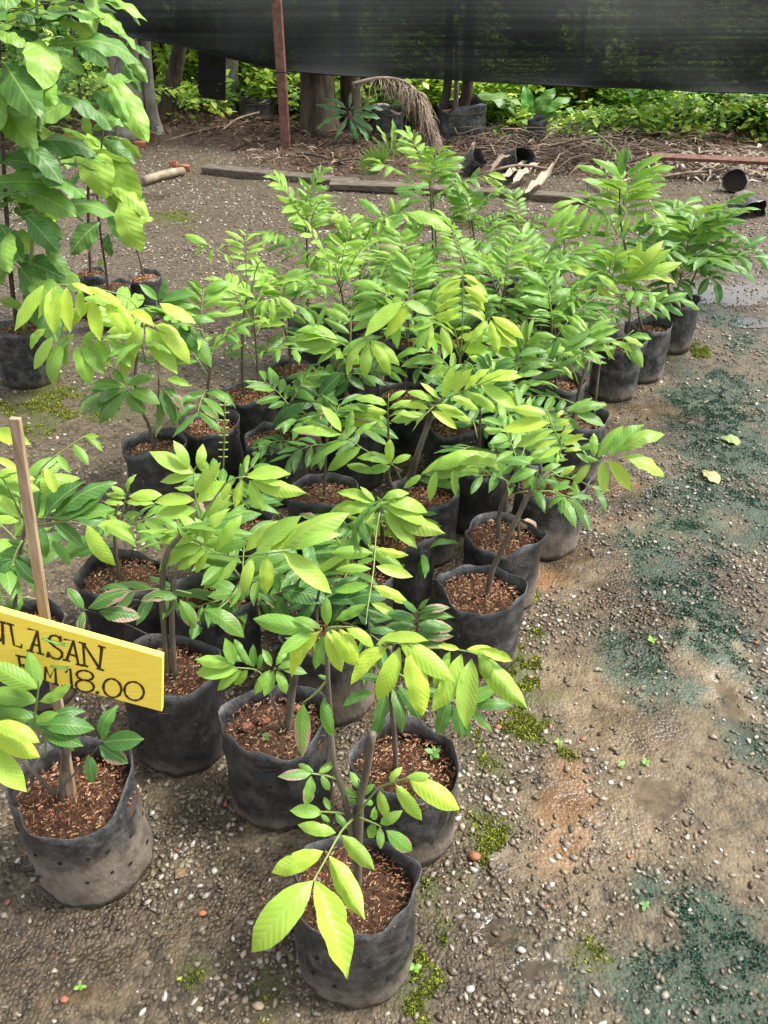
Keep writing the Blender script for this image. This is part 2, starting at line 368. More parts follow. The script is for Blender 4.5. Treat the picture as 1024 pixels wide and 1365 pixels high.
def build_ground():
    gx = np.unique(np.concatenate([np.linspace(-60, -6, 19), np.linspace(-6, -2.2, 60), np.linspace(-2.2, 2.6, 330), np.linspace(2.6, 6.5, 60), np.linspace(6.5, 60, 19)]))
    gy = np.unique(np.concatenate([np.linspace(-30, .2, 12), np.linspace(.2, 3.2, 240), np.linspace(3.2, 7, 150), np.linspace(7, 13, 80), np.linspace(13, 90, 20)]))
    X, Y = np.meshgrid(gx, gy); sh = X.shape
    mk = lambda L, s, **k: np.clip(sum(patch(X, Y, *p, seed=s+i, **k) for i, p in enumerate(L)), 0, 1)
    near = (np.abs(X) < 7) & (Y > 0) & (Y < 14)
    algae = mk([(a, b, c*1.35, d*1.3) for a, b, c, d in P_ALGAE], 3, soft=.9, rough=1.3)*near; moss = mk(P_MOSS, 40, soft=1.0, rough=1.0)*near; mud = mk(P_MUD, 80, soft=.8, rough=.8)*near
    org = mk([(a, b, c*1.35, d*1.3) for a, b, c, d in P_ORANGE], 120, soft=1.0, rough=.8)*.55*near; wet = mk(P_WET, 150, soft=.25, rough=.55)*near
    damp = mk(P_DAMP, 210, soft=.8, rough=1.0)*near
    hum = np.clip((Y-7.4-np.clip((-X-.9)*1.2, 0, 1.0) + (fbm(X*1.3, Y*1.3, 4, 9)-.5)*2.4)/.7, 0, 1)
    hum = np.maximum(hum, 0)
    # gentle relief; puddles lie level
    Z = (fbm(X*2.2, Y*2.2, 4, 1)-.5)*.035 + (fbm(X*14, Y*14, 3, 2)-.5)*.012
    Z = Z*near
    Z = Z*(1-np.clip(wet*1.6, 0, 1)) - .006*np.clip(wet*1.6, 0, 1)
    Z = Z + moss*.010*fbm(X*40, Y*40, 2, 3)
    Z = Z + np.clip((Y-8.3)/1.6, 0, 1)**1.3*.10*(.6+fbm(X*.8, Y*.8, 3, 4))*(Y < 60)
    nx, ny = sh[1], sh[0]; idx = np.arange(nx*ny).reshape(ny, nx)
    F = np.stack([idx[:-1, :-1], idx[:-1, 1:], idx[1:, 1:], idx[1:, :-1]], -1).reshape(-1, 4)
    V = np.stack([X, Y, Z], -1).reshape(-1, 3)
    at = {k: ('POINT', 'FLOAT', v.ravel()) for k, v in dict(algae=algae, moss=moss, mud=mud, orange=org, wet=wet, humus=hum, damp=damp).items()}
    o = link('ground', mesh_np('ground', V, F, M['ground'], True, at)); o['kind'] = 'structure'
    return gx, gy, Z, dict(algae=algae, moss=moss, mud=mud, wet=wet, humus=hum, damp=damp)
GX, GY, GZ, GM = build_ground()
def samp(A, x, y):
    i = np.clip(np.searchsorted(GX, x)-1, 0, len(GX)-2); j = np.clip(np.searchsorted(GY, y)-1, 0, len(GY)-2)
    fx = (x-GX[i])/(GX[i+1]-GX[i]); fy = (y-GY[j])/(GY[j+1]-GY[j])
    return (A[j, i]*(1-fx)+A[j, i+1]*fx)*(1-fy) + (A[j+1, i]*(1-fx)+A[j+1, i+1]*fx)*fy
def gz(x, y): return float(samp(GZ, np.array([x]), np.array([y]))[0])

BAGS = []        # (x, y, r) kept free of pebbles

# ------------------------------------------------------------------ leaves
def leaf_mesh(name, prof, arch, fold, bend, wave=0, nl=14, nw=4, seed=0, mat=None, tipdrop=0, pleat=0, bite=None):
    r = random.Random(seed); V = []; F = []; ph = r.random()*6
    for i in range(nl+1):
        t = i/nl; w = np.interp(t, prof[0], prof[1])
        for j in range(nw+1):
            s = (j/nw)*2-1
            x = s*.5*w; e = abs(s)
            if bite is not None and s*bite[0] > 0 and e > .6: x *= 1-bite[2]*math.exp(-((t-bite[1])/.05)**2)
            z = arch*4*t*(1-t) + .42*fold*abs(x) - .12*fold*(abs(x)**2) - tipdrop*t**3
            if wave: z += .6*wave*e*math.sin(t*19+ph+(1.7 if s > 0 else 0)); x *= 1+wave*.9*e*math.sin(t*23+ph*2+s)
            if pleat: z += pleat*math.sin((t*11-abs(x)*9)*2*math.pi)*(1-e*.5)
            V.append((x+bend*(t*(1-t))*1.6, t, z))
    for i in range(nl):
        for j in range(nw):
            a = i*(nw+1)+j; F.append((a, a+1, a+nw+2, a+nw+1))
    return mesh_py(name, V, F, mat, True)
PROF = ([0, .03, .1, .22, .38, .55, .7, .82, .91, .96, 1], [.03, .10, .45, .80, .98, .99, .85, .58, .27, .11, .0])
PROF2 = ([0, .04, .12, .28, .48, .65, .8, .9, .96, 1], [.03, .14, .52, .86, 1, .95, .74, .40, .17, .0])
LEAVES = [leaf_mesh('leaflet', PROF if i % 2 == 0 else PROF2, a, f, b, .012 if i < 6 else .035, seed=i, mat=M['leaf'], tipdrop=td, bite=(1 if i % 2 else -1, .35+.07*i % .4, .2) if i > 6 else None)
          for i, (a, f, b, td) in enumerate([(.05, -.25, .02, .02), (.09, -.40, -.04, .05), (.03, .22, .05, .0), (.12, -.55, .0, .09), (.06, .35, -.03, .04), (.15, -.2, .03, .12), (.04, -.7, .10, .0), (.18, -.3, -.09, .2), (.08, .5, .06, .06), (.10, -.4, -.05, .1)])]
PROFB = ([0, .03, .12, .28, .46, .62, .78, .9, .96, 1], [.03, .10, .40, .78, 1, .98, .78, .45, .22, .0])
BROADS = [leaf_mesh('broad_leaf', PROFB, a, f, b, .05, nl=18, nw=6, seed=20+i, mat=M['broad'], tipdrop=td)
          for i, (a, f, b, td) in enumerate([(.07, -.35, .02, .06), (.12, -.2, -.04, .14), (.05, .3, .05, .02), (.14, -.5, .0, .1)])]
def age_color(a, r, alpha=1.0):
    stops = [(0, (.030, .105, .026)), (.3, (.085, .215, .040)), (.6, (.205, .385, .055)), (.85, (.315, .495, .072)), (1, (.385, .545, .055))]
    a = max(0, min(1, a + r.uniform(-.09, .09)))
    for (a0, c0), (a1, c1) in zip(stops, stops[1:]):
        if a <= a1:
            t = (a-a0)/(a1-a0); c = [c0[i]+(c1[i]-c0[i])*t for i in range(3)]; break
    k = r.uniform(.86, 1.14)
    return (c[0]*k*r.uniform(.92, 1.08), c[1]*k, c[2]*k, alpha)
def put_leaf(name, mesh, parent, p0, p1, nhint, wr, color, twist=0):
    y = (p1-p0); L = y.length
    if L < 1e-4: return
    y = y/L; n = nhint - y*nhint.dot(y)
    if n.length < .05: n = Vector((0, -.4, 1)) - y*y.dot(Vector((0, -.4, 1)))
    n.normalize()
    if twist: n = Matrix.Rotation(twist, 3, y) @ n
    x = y.cross(n).normalized()
    o = bpy.data.objects.new(name, mesh); COL.objects.link(o); o.parent = parent; o.color = color
    q = p0 - wloc(parent)
    m = Matrix(((x.x*L*wr, y.x*L, n.x*L, q.x), (x.y*L*wr, y.y*L, n.y*L, q.y), (x.z*L*wr, y.z*L, n.z*L, q.z), (0, 0, 0, 1)))
    o.matrix_basis = m
    return o

# ------------------------------------------------------------------ seedlings in polybags
SQ = .86
def bag_mesh(r, h, rim, seed):
    """open polybag: outer wall, folded rim, inner wall; rim = list of (azimuth, dip depth, width) where the edge sags"""
    q = random.Random(seed); n = 40; V = []; F = []
    k1, k2, k3 = q.uniform(0, 6), q.uniform(0, 6), q.uniform(0, 6)
    def hh(a):
        v = h + .008*math.sin(2*a+k1) + .006*math.sin(3*a+k2) + .004*math.sin(7*a+k3)
        for az, d, w in rim:
            dd = (a-az+math.pi) % (2*math.pi) - math.pi
            v -= d*math.exp(-(dd/w)**2)
        return v
    rows = [(0, .80), (.01, .93), (.05, .985), (.16, 1.01), (.35, 1.015), (.55, 1.0), (.75, .99), (.9, .99), (1.0, 1.0)]
    ell = q.uniform(-.04, .04)
    for f, rr in rows:
        for i in range(n):
            a = 2*math.pi*i/n
            R = r*rr*(1+ell*math.cos(2*a+k1))
            R += r*.026*math.sin(4*a+k2+f*6)*(1-abs(f-.5)) + r*.014*math.sin(11*a+k3-f*13) + r*.012*math.sin(7*a-k1+f*21)
            if f > .85: R += r*(.055*math.sin(3*a+k1)+.035*math.sin(5*a+k3)+.02*math.sin(9*a+k2))*(f-.72)*4
            V.append((R*math.cos(a), R*math.sin(a)*SQ, f*hh(a)))
    for f, off in ((1.0, .0022), (.86, .004), (.62, .005)):
        for i in range(n):
            a = 2*math.pi*i/n; b = V[(len(rows)-1 - (0 if f == 1 else 1 if f == .86 else 2))*n+i]; R = math.hypot(b[0], b[1]/SQ)-off
            V.append((R*math.cos(a), R*math.sin(a)*SQ, f*hh(a)))
    for j in range(len(rows)+2):
        for i in range(n): F.append((j*n+i, j*n+(i+1) % n, (j+1)*n+(i+1) % n, (j+1)*n+i))
    F.append(tuple(reversed(range(n))))
    return mesh_py('bag', V, F, M['bag'], True)
def soil_mesh(seed):
    q = random.Random(seed); V = [(0, 0, .01)]; F = []; n = 24
    for j in range(1, 6):
        for i in range(n):
            a = 2*math.pi*i/n; R = j/5
            V.append((R*math.cos(a), R*math.sin(a), .012*(1-R*R)+q.uniform(-.004, .004)))
    for i in range(n): F.append((0, 1+i, 1+(i+1) % n))
    for j in range(4):
        for i in range(n): F.append((1+j*n+i, 1+(j+1)*n+i, 1+(j+1)*n+(i+1) % n, 1+j*n+(i+1) % n))
    return mesh_py('soil', V, F, M['soil'], True)
SOILS = [soil_mesh(i) for i in range(4)]
def chips_mesh(seed, n=800):
    g = np.random.default_rng(seed); V = []; F = []; C = []; tone = np.array([(1, 1, 1), (1.15, 1.1, 1.05), (.7, .72, .75), (.95, .85, .8)][seed % 4])
    R = np.sqrt(g.random(n))*.97; A = g.random(n)*6.283
    pal = np.array([(.30, .15, .08), (.21, .10, .055), (.36, .22, .125), (.12, .06, .035), (.46, .33, .21), (.25, .095, .05), (.15, .08, .045)])
    for i in range(n):
        c = np.array([R[i]*math.cos(A[i]), R[i]*math.sin(A[i]), .014+.012*(1-R[i]**2)+g.random()*.005])
        l = g.uniform(.025, .085); w = g.uniform(.008, .022); az = g.random()*6.283; ti = g.uniform(-.35, .35)
        d = np.array([math.cos(az), math.sin(az), ti*.1])*l*.5; s = np.array([-math.sin(az), math.cos(az), g.uniform(-.1, .1)])*w*.5; t = np.array([0, 0, .003])
        b = len(V); V += [c-d-s, c+d-s, c+d+s, c-d+s, c-d+t, c+d+t]
        F += [(b, b+1, b+5, b+4), (b+3, b+4, b+5, b+2), (b, b+4, b+3, b), (b+1, b+2, b+5, b+1)]
        k = pal[g.integers(len(pal))]*g.uniform(.7, 1.2)*tone; C += [(*k, 1)]*6
    F = [(a, b, c, d) for a, b, c, d in F if len({a, b, c, d}) == 4]
    return mesh_np('wood_chips', V, F, M['chips'], False, {'tint': ('POINT', 'FLOAT_COLOR', C)})
CHIPS = [chips_mesh(i) for i in range(4)]
HOLE = None
def hole_mesh():
    V = [(.0035*math.cos(a*math.pi/4), 0, .0035*math.sin(a*math.pi/4)) for a in range(8)]
    V += [(x*1.5, .0012, z*1.5) for x, y, z in V]
    return mesh_py('drainage_hole', V, [tuple(range(8))]+[(i, (i+1) % 8, 8+(i+1) % 8, 8+i) for i in range(8)], M['hole'])
HOLE = hole_mesh()
UPH = Vector((0, -.45, .9)).normalized()
SEEDGROUP = 'seedlings in black bags set out on the gravel'
NPL = [0]
class Plant:
    def __init__(s, label, rim, r=.111, h=.24, dips=(), mud=.35, dust=.5, soil=.06, holes=False, seed=None, cat='seedling', name='potted_seedling', group=SEEDGROUP, bag=True):
        NPL[0] += 1; s.seed = seed or NPL[0]*7+1; s.r = random.Random(s.seed)
        c = G(rim[0], rim[1], h); s.Y = c.y; s.c = Vector((c.x, c.y, 0)); zg = gz(c.x, c.y)-.004
        s.root = tag(empty(name, (c.x, c.y, zg)), label, cat, group)
        BAGS.append((c.x, c.y, r)); s.h = h; s.rad = r; s.zs = zg+h-soil; s.zg = zg
        b = link('bag', bag_mesh(r, h, dips, s.seed), s.root, (c.x, c.y, zg), (mud, dust, 0, 1)); s.bag = b
        so = link('soil', SOILS[s.seed % 4], s.root, (c.x, c.y, s.zs)); so.scale = (r*.985, r*.985*SQ, 1)
        ch = link('wood_chips', CHIPS[s.seed % 4], so, (c.x, c.y, s.zs)); ch['kind'] = 'stuff'; ch.scale = (1, 1, 1)
        ch.rotation_euler = (0, 0, s.seed*1.3)
        if holes:
            for z in (.35, .62):
                for k in range(7):
                    a = -math.pi/2 + (k-3)*.42 + s.r.uniform(-.08, .08) + z*.5; zz = h*z+s.r.uniform(-.008, .008)
                    R = r*1.028
                    ho = link('drainage_hole', HOLE, b, (c.x+R*math.cos(a), c.y+R*math.sin(a)*SQ, zg+zz)); ho.rotation_euler = (0, 0, a+math.pi/2)
    def w(s, x, y, d=0): return W(x, y, s.Y+d)
    def stem(s, pts, r0=.008, r1=.005, mat='stem', ground=True):
        P = [s.w(*p) for p in pts]
        if ground: P[0] = Vector((P[0].x, P[0].y, s.zs-.005))
        P = smooth_path(P, 4); n = len(P); r0 *= .8; r1 *= .8
        return tube_obj('stem', P, [(r0+(r1-r0)*i/(n-1))*(1+.07*math.sin(i*2.3)) for i in range(n)], M[mat], s.root, 7)
    def rach(s, P, r0=.0026, r1=.0012, mat='greenstem'):
        n = len(P); return tube_obj('compound_leaf', P, [r0+(r1-r0)*i/(n-1) for i in range(n)], M[mat], s.root, 4)
    def ex(s, age, d0, d1, rach, leaves, wr=.38, c=.5, burn=0, mat='greenstem', stem0=None):
        """compound leaf placed leaflet by leaflet; rachis and leaflets read off the photograph, d = offset from the bag's distance"""
        N = len(rach); L = [0]
        for a, b in zip(rach, rach[1:]): L.append(L[-1]+math.hypot(b[0]-a[0], b[1]-a[1]))
        P = [s.w(x, y, d0+(d1-d0)*L[i]/L[-1]) for i, (x, y) in enumerate(rach)]
        P = smooth_path(P, 3)
        if stem0 is not None: P = [Vector(stem0)]+P
        fr = s.rach(P, mat=mat)
        for lf in leaves:
            bx, by, tx, ty = lf[:4]; ag = lf[4] if len(lf) > 4 else age
            best = (1e9, 0)
            for i in range(N-1):
                ax, ay = rach[i]; vx, vy = rach[i+1][0]-ax, rach[i+1][1]-ay
                t = max(0, min(1, ((bx-ax)*vx+(by-ay)*vy)/(vx*vx+vy*vy+1e-9)))
                dd = math.hypot(ax+vx*t-bx, ay+vy*t-by); ss = (L[i]+t*(L[i+1]-L[i]))/L[-1]
                if dd < best[0]: best = (dd, ss)
            d = d0+(d1-d0)*best[1]; p0 = s.w(bx, by, d); k = mpp(bx, by, s.Y+d)
            p1 = s.w(tx, ty, d - c*(ty-by)*k + s.r.uniform(-.012, .012))
            al = 1.0 if s.r.random() > burn else s.r.uniform(.45, .8)
            put_leaf('leaflet', LEAVES[s.r.randrange(len(LEAVES))], fr, p0, p1, UPH + Vector((s.r.uniform(-.35, .35), s.r.uniform(-.2, .2), 0)),
                     wr*.88*s.r.uniform(.9, 1.1), age_color(ag, s.r, al), s.r.uniform(-.15, .15))
        return fr
    def frond(s, P0, P1, n, L, age, lift=.25, droop=.3, wr=.285, burn=0, s0=.22, mat='greenstem', term=True, spread=1.0):
        D = P1-P0; ln = D.length; mid = P0.lerp(P1, .5)+Vector((0, 0, ln*lift)); C = bezier(P0, mid, P1, 6)
        fr = s.rach(C, mat=mat); r = s.r
        def at(t):
            f = t*6; i = min(5, int(f)); return C[i].lerp(C[i+1], f-i), (C[min(i+1, 6)]-C[i]).normalized()
        for i in range(n):
            t = s0+(1-s0)*(i+.15)/max(1, n-.4)
            for sg in (-1, 1):
                tt = min(1, t+sg*.02+r.uniform(-.02, .02)); p, T = at(tt)
                S = T.cross(Vector((0, 0, 1)))
                if S.length < .35: S = Vector((1, 0, 0)) - T*T.x
                S.normalize(); U = S.cross(T)
                if U.dot(UPH) < 0: U = -U
                an = math.radians(72-30*t+r.uniform(-7, 7))*spread
                d = T*math.cos(an) + S*(sg*math.sin(an)) - Vector((0, 0, 1))*(droop*r.uniform(.6, 1.4)) + U*r.uniform(-.1, .15)
                l = L*(.62+.42*math.sin(math.pi*(.15+.68*t)))*r.uniform(.88, 1.1)
                al = 1.0 if r.random() > burn else r.uniform(.45, .85)
                put_leaf('leaflet', LEAVES[r.randrange(len(LEAVES))], fr, p+S*(sg*.003), p+d.normalized()*l, U*.8+UPH*.5+S*(sg*.2), wr*r.uniform(.9, 1.1), age_color(age, r, al), r.uniform(-.2, .2))
        return fr
    def g(s, b, t, n, L, age, **k):
        """compound leaf between two photo points (x, y, distance offset)"""
        return s.frond(s.w(*b), s.w(*t), n, L, age, **k)
    def auto(s, top, n, reach, L, age, el=(5, 60), spreadz=.16, pairs=(3, 5), burn=.03, az0=None, azr=6.283, droop=.2, lift=.22, base_drop=.0):
        """a whorl of compound leaves round a stem top (world point)"""
        r = s.r; a0 = r.random()*6.28 if az0 is None else az0
        for i in range(n):
            az = a0 + ((i*2.39996) % 6.283)/6.283*azr; f = i/max(1, n-1)
            e = math.radians(el[1]+(el[0]-el[1])*f + r.uniform(-10, 10)); R = reach*r.uniform(.75, 1.15)*(.75+.25*f)
            P0 = top - Vector((0, 0, f*spreadz+base_drop)); P1 = P0 + Vector((math.cos(az)*math.cos(e), math.sin(az)*math.cos(e), math.sin(e)))*R
            if P1.z < s.zs+.02: P1.z = s.zs+.02+r.random()*.03
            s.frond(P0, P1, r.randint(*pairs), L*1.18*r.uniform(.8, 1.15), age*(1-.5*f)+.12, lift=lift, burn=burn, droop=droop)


# ------------------------------------------------------------------ the seedlings, front to back
def S3(b, tips, age=None):           # several leaflets from one point
    return [(b[0], b[1], t[0], t[1]) + ((t[2],) if len(t) > 2 else ()) for t in tips]

# A: the nearest bag
A = Plant('nearest potted seedling with four large drooping yellow green leaflets, at the bottom edge', (470, 1168), .109, .28, [(-1.25, .008, .7)], .45, .7, .05, True)
A.stem([(478, 1130), (462, 1075, .0), (446, 1020, .0), (440, 950, .0), (437, 900, -.01), (436, 842, -.02)], .0065, .0035)
A.stem([(474, 1128), (480, 1075), (487, 1035), (497, 978)], .0085, .0075)
A.ex(.93, -.01, -.16, [(470, 1092), (455, 1108), (437, 1140), (418, 1174)],
     [(448, 1110, 397, 1099, .7), (431, 1135, 360, 1163), (417, 1174, 332, 1271), (420, 1174, 465, 1305), (439, 1141, 486, 1226), (456, 1113, 500, 1160)], .41, .75)
A.ex(.9, 0, -.06, [(474, 1090), (500, 1055), (520, 1044), (546, 1037)],
     [(506, 1054, 515, 1093, .75), (528, 1046, 562, 1096), (545, 1038, 614, 1079), (542, 1036, 574, 1034, .8), (520, 1042, 535, 1023, .7)], .40, .5)
A.ex(.45, 0, -.02, [(452, 1040), (435, 1034), (415, 1031)], [(416, 1031, 370, 1035), (418, 1029, 397, 1018), (425, 1030, 447, 1014), (428, 1033, 440, 1055), (415, 1034, 408, 1076)], .42, .5, .3)
A.ex(.5, 0, -.03, [(462, 1085), (445, 1083), (428, 1082)], [(430, 1084, 386, 1080, .5), (440, 1080, 432, 1062, .5), (447, 1084, 463, 1105, .45), (428, 1086, 440, 1096)], .45, .5, .4)
A.ex(.5, -.01, -.05, [(478, 1090), (495, 1096), (508, 1102)], [(500, 1098, 491, 1118), (506, 1102, 508, 1132), (515, 1107, 551, 1136), (507, 1098, 535, 1082), (498, 1093, 500, 1075)], .46, .5, .3)
A.ex(.42, 0, 0, [(482, 1080), (481, 1062), (478, 1040)], [(480, 1062, 456, 1052), (482, 1055, 468, 1028), (484, 1060, 500, 1045), (482, 1068, 500, 1072), (480, 1070, 462, 1068)], .46, .4)
# its thin twig carries a crown above the pots
A.ex(.85, -.02, -.05, [(436, 845), (437, 838), (450, 836), (470, 836)],
     [(428, 841, 386, 903, .95), (435, 841, 456, 897, 1), (442, 839, 474, 889, 1), (452, 838, 480, 884, .95), (461, 837, 501, 862, .95), (432, 846, 419, 893, .5), (419, 841, 336, 824, .5),
      (416, 843, 370, 873, .6), (436, 834, 435, 796, .45), (428, 838, 392, 822, .5)], .36, .55)
A.ex(.3, -.0, -.0, [(438, 905), (420, 925), (402, 938)], [(404, 938, 403, 1010, .45), (432, 930, 440, 985, .3), (440, 905, 424, 900, .25)], .34, .5, .5)

# B: the bag with the price sign
B = Plant('potted seedling with torn bag below the yellow sign, mud up its side', (92, 1040), .122, .28, [(-1.35, .035, .75), (1.9, -.01, .5)], .85, .7, .07, True)
B.stem([(90, 1085), (84, 1040), (88, 1000), (90, 975)], .011, .009)
B.stem([(88, 1075), (60, 1045), (30, 1015)], .006, .004)
B.ex(.3, .0, -.04, [(80, 1052), (110, 1020), (137, 988)], [(137, 987, 150, 942), (138, 989, 192, 985), (132, 993, 172, 1018), (118, 1006, 124, 1045)], .50, .5, .75, 'stem')
B.ex(.55, -.04, -.10, [(42, 1010), (46, 960), (51, 920), (51, 905)], [(50, 918, -14, 884), (51, 920, 38, 868), (50, 935, -22, 922, .5), (52, 935, 95, 912, .6), (48, 958, -20, 962, .4), (49, 960, 78, 950, .5),
     (56, 966, 126, 970, .25), (55, 973, 112, 995, .3), (47, 938, -30, 945, .3)], .42, .4)
B.ex(.98, -.10, -.18, [(40, 1015), (15, 985), (-20, 965)], [(-8, 962, 52, 988), (-15, 975, 53, 1010), (-22, 990, 36, 1056), (-30, 985, -5, 1040)], .42, .6)
B.ex(.1, .02, .0, [(60, 1010), (62, 985), (66, 960)], [(66, 960, 110, 945), (64, 970, 30, 948), (62, 985, 100, 1000)], .45, .4)

# C, D, E: second row
Cp = Plant('potted seedling with two small leaf rosettes and broken brick bits on its soil', (365, 952), .112, .28, [(-1.45, .022, .7)], .25, .5, .055, True)
Cp.stem([(382, 968), (388, 930), (395, 890), (402, 868)], .0115, .0095)
Cp.stem([(378, 965), (362, 930), (352, 905)], .0035, .0025)
Cp.ex(.6, -.02, -.05, [(352, 905), (342, 893), (315, 890)], [(318, 892, 260, 897), (312, 884, 259, 879), (322, 893, 289, 921), (330, 893, 312, 914), (335, 888, 320, 868, .5), (322, 882, 296, 866, .45),
     (312, 886, 300, 850, .5), (330, 886, 312, 852, .5), (338, 890, 338, 858, .45), (345, 892, 348, 872, .4)], .44, .5)
Cp.ex(.6, -.02, -.06, [(362, 915), (365, 893), (368, 892)], [(360, 893, 338, 925), (364, 894, 352, 929), (369, 894, 382, 925), (370, 890, 398, 884, .5), (362, 888, 350, 865, .5), (368, 887, 383, 866, .5), (372, 888, 410, 898, .4)], .44, .5)
Cp.ex(.2, .05, .0, [(400, 872), (415, 860), (425, 850)], [(425, 850, 460, 872), (418, 856, 440, 890), (410, 862, 380, 850), (405, 868, 372, 885)], .42, .5)

Dp = Plant('potted seedling with big bright leaflets fanned over its bag, right of the nearest bag', (541, 1000), .108, .28, [(-.9, .05, .7)], .55, .75, .065, True)
Dp.stem([(528, 1010), (526, 985), (522, 940), (520, 895), (520, 862)], .0075, .005)
Dp.ex(1.0, -.03, -.06, [(520, 866), (515, 858), (535, 856), (552, 862)], [(518, 861, 466, 913), (533, 863, 503, 936), (546, 864, 564, 957), (532, 853, 607, 909), (512, 853, 572, 853), (502, 860, 532, 842), (506, 862, 470, 885, .9)], .36, .6)
Dp.ex(.97, -.02, -.06, [(535, 865), (580, 864), (610, 866), (640, 872)], [(629, 878, 620, 972), (637, 873, 704, 945), (615, 872, 576, 951, .85), (637, 865, 685, 881), (600, 868, 578, 917, .8), (644, 868, 655, 912, .85), (612, 865, 583, 860), (622, 866, 664, 868)], .35, .6)
Dp.ex(.25, .0, .0, [(520, 900), (522, 910), (528, 916)], [(522, 917, 539, 977), (515, 920, 499, 984), (530, 914, 562, 960), (498, 922, 456, 941), (512, 905, 470, 900)], .34, .6, .2)
Dp.ex(.35, -.03, -.05, [(525, 895), (575, 920), (612, 936)], [(598, 932, 583, 982), (634, 941, 683, 938), (630, 943, 657, 976), (608, 938, 617, 985), (620, 936, 664, 915), (590, 925, 548, 920), (615, 948, 630, 985)], .40, .5, .15)
Dp.ex(.22, .12, .12, [(552, 880), (556, 845), (557, 812)], [(556, 843, 605, 848), (556, 833, 606, 838), (557, 825, 606, 822), (557, 818, 598, 808), (556, 836, 514, 833), (556, 826, 516, 816), (557, 816, 535, 800), (558, 812, 572, 798),
     (555, 850, 512, 850), (556, 855, 600, 862)], .36, .2, .3, 'darkstem')

Ep = Plant('potted seedling in a wide black bag just right of the sign board', (222, 885), .117, .28, [(-1.2, .01, .6)], .15, .3, .06, True)
Ep.stem([(222, 900), (220, 850), (216, 790), (222, 740), (240, 715)], .010, .006)
Ep.stem([(230, 895), (229, 830), (232, 770)], .0085, .008)
Ep.ex(.35, -.02, -.05, [(222, 822), (235, 800), (205, 795)], [(237, 797, 186, 795), (240, 800, 262, 838)], .48, .5, 1.0)
Ep.ex(.3, -.05, -.06, [(205, 850), (160, 828), (112, 812)], [(112, 812, 90, 783), (118, 811, 172, 785), (132, 815, 190, 822), (112, 815, 106, 848)], .45, .5, .8, 'stem')
# crown of light leaves above it
Ep.ex(.86, .04, -.02, [(240, 715), (262, 722), (290, 738), (322, 742), (355, 738), (390, 734)],
      [(317, 745, 294, 775, .8), (337, 743, 325, 791, .85), (356, 739, 354, 794, .9), (378, 736, 443, 792, .95), (326, 735, 371, 693), (342, 734, 403, 687), (360, 733, 430, 690), (377, 731, 464, 680), (388, 733, 452, 708, .75)], .38, .5)
Ep.ex(.82, .04, .02, [(244, 716), (265, 722), (272, 726)], [(271, 728, 204, 755), (275, 730, 234, 759), (277, 732, 260, 764), (260, 719, 210, 717), (266, 716, 239, 684), (273, 726, 298, 677), (288, 736, 321, 687), (276, 722, 262, 690), (290, 735, 330, 722, .5)], .40, .4)
Ep.ex(.80, .06, .12, [(246, 716), (268, 690), (262, 668), (258, 632), (262, 622)], [(260, 667, 205, 669), (262, 680, 207, 687), (259, 658, 294, 616), (263, 670, 301, 640), (271, 689, 307, 659), (260, 631, 199, 601), (251, 626, 233, 587), (268, 628, 270, 593), (254, 633, 213, 642), (262, 650, 232, 650)], .42, .2)
Ep.ex(.84, .04, .03, [(265, 700), (300, 645), (330, 635)], [(329, 636, 388, 631), (335, 640, 409, 657), (333, 640, 351, 682), (322, 640, 313, 678), (308, 642, 296, 668), (338, 636, 378, 645)], .40, .5)
Ep.auto(Ep.w(245, 735, .08), 3, .17, .085, .35, spreadz=.12)

# left edge plant behind the stake
Fl = Plant('potted seedling at the left edge behind the wooden stake, dense dark leaves', (20, 830), .112, .24, (), .2, .4)
Fl.stem([(22, 850), (20, 790), (30, 720), (40, 680)], .008, .005)
Fl.ex(.3, -.02, -.06, [(40, 690), (70, 690), (100, 692)], [(70, 690, 143, 655), (60, 690, 112, 640), (72, 694, 112, 730), (90, 690, 154, 678), (55, 700, 60, 745), (80, 685, 150, 638), (100, 690, 150, 700), (50, 690, 52, 640)], .40, .4)
Fl.ex(.85, -.02, -.08, [(45, 700), (90, 695), (115, 700)], [(116, 700, 151, 755), (140, 700, 180, 720, .7), (130, 700, 176, 702, .75), (70, 720, 95, 752, .5)], .42, .5)
Fl.ex(.62, .1, .15, [(40, 660), (55, 625), (85, 600), (113, 581)], [(112, 582, 138, 602), (98, 592, 118, 619), (76, 606, 94, 631), (113, 581, 133, 582), (60, 622, 75, 660, .85), (55, 630, 74, 645, .95)], .40, .5)
Fl.ex(.9, -.02, -.1, [(30, 690), (5, 640), (-10, 632)], [(0, 637, 45, 635), (-5, 640, 28, 620), (5, 645, 52, 652, .8), (-5, 610, 24, 625), (-8, 575, 42, 592, .95), (0, 660, 25, 690, .9), (-8, 690, 25, 695)], .42, .5)
Fl.ex(.15, -.02, -.06, [(30, 720), (20, 740), (15, 760)], [(18, 745, -14, 795), (20, 745, 52, 780), (25, 740, 50, 760), (15, 745, -15, 755), (30, 725, 10, 720), (20, 760, 15, 795)], .40, .5)
Fl.auto(Fl.w(30, 715, .06), 5, .18, .10, .45, spreadz=.2, az0=1.6, azr=3.4)
F2 = Plant('potted seedling whose wide bag shows reddish soil, left of centre', (162, 760), .116, .24, [(2.6, -.02, .5)], .15, .35, .045)
F2.stem([(160, 780), (156, 745), (152, 700), (158, 672)], .0075, .004)
F2.ex(.8, .05, .1, [(160, 700), (163, 690), (168, 660), (178, 632)], [(168, 664, 141, 657), (166, 672, 138, 668, .85), (163, 684, 140, 682), (170, 656, 178, 632), (172, 662, 216, 659), (169, 670, 207, 671), (165, 688, 189, 685), (150, 705, 182, 720), (168, 660, 147, 648)], .42, .2, .0, 'stem')
F2.auto(F2.w(152, 700, .04), 3, .14, .09, .5, spreadz=.08)
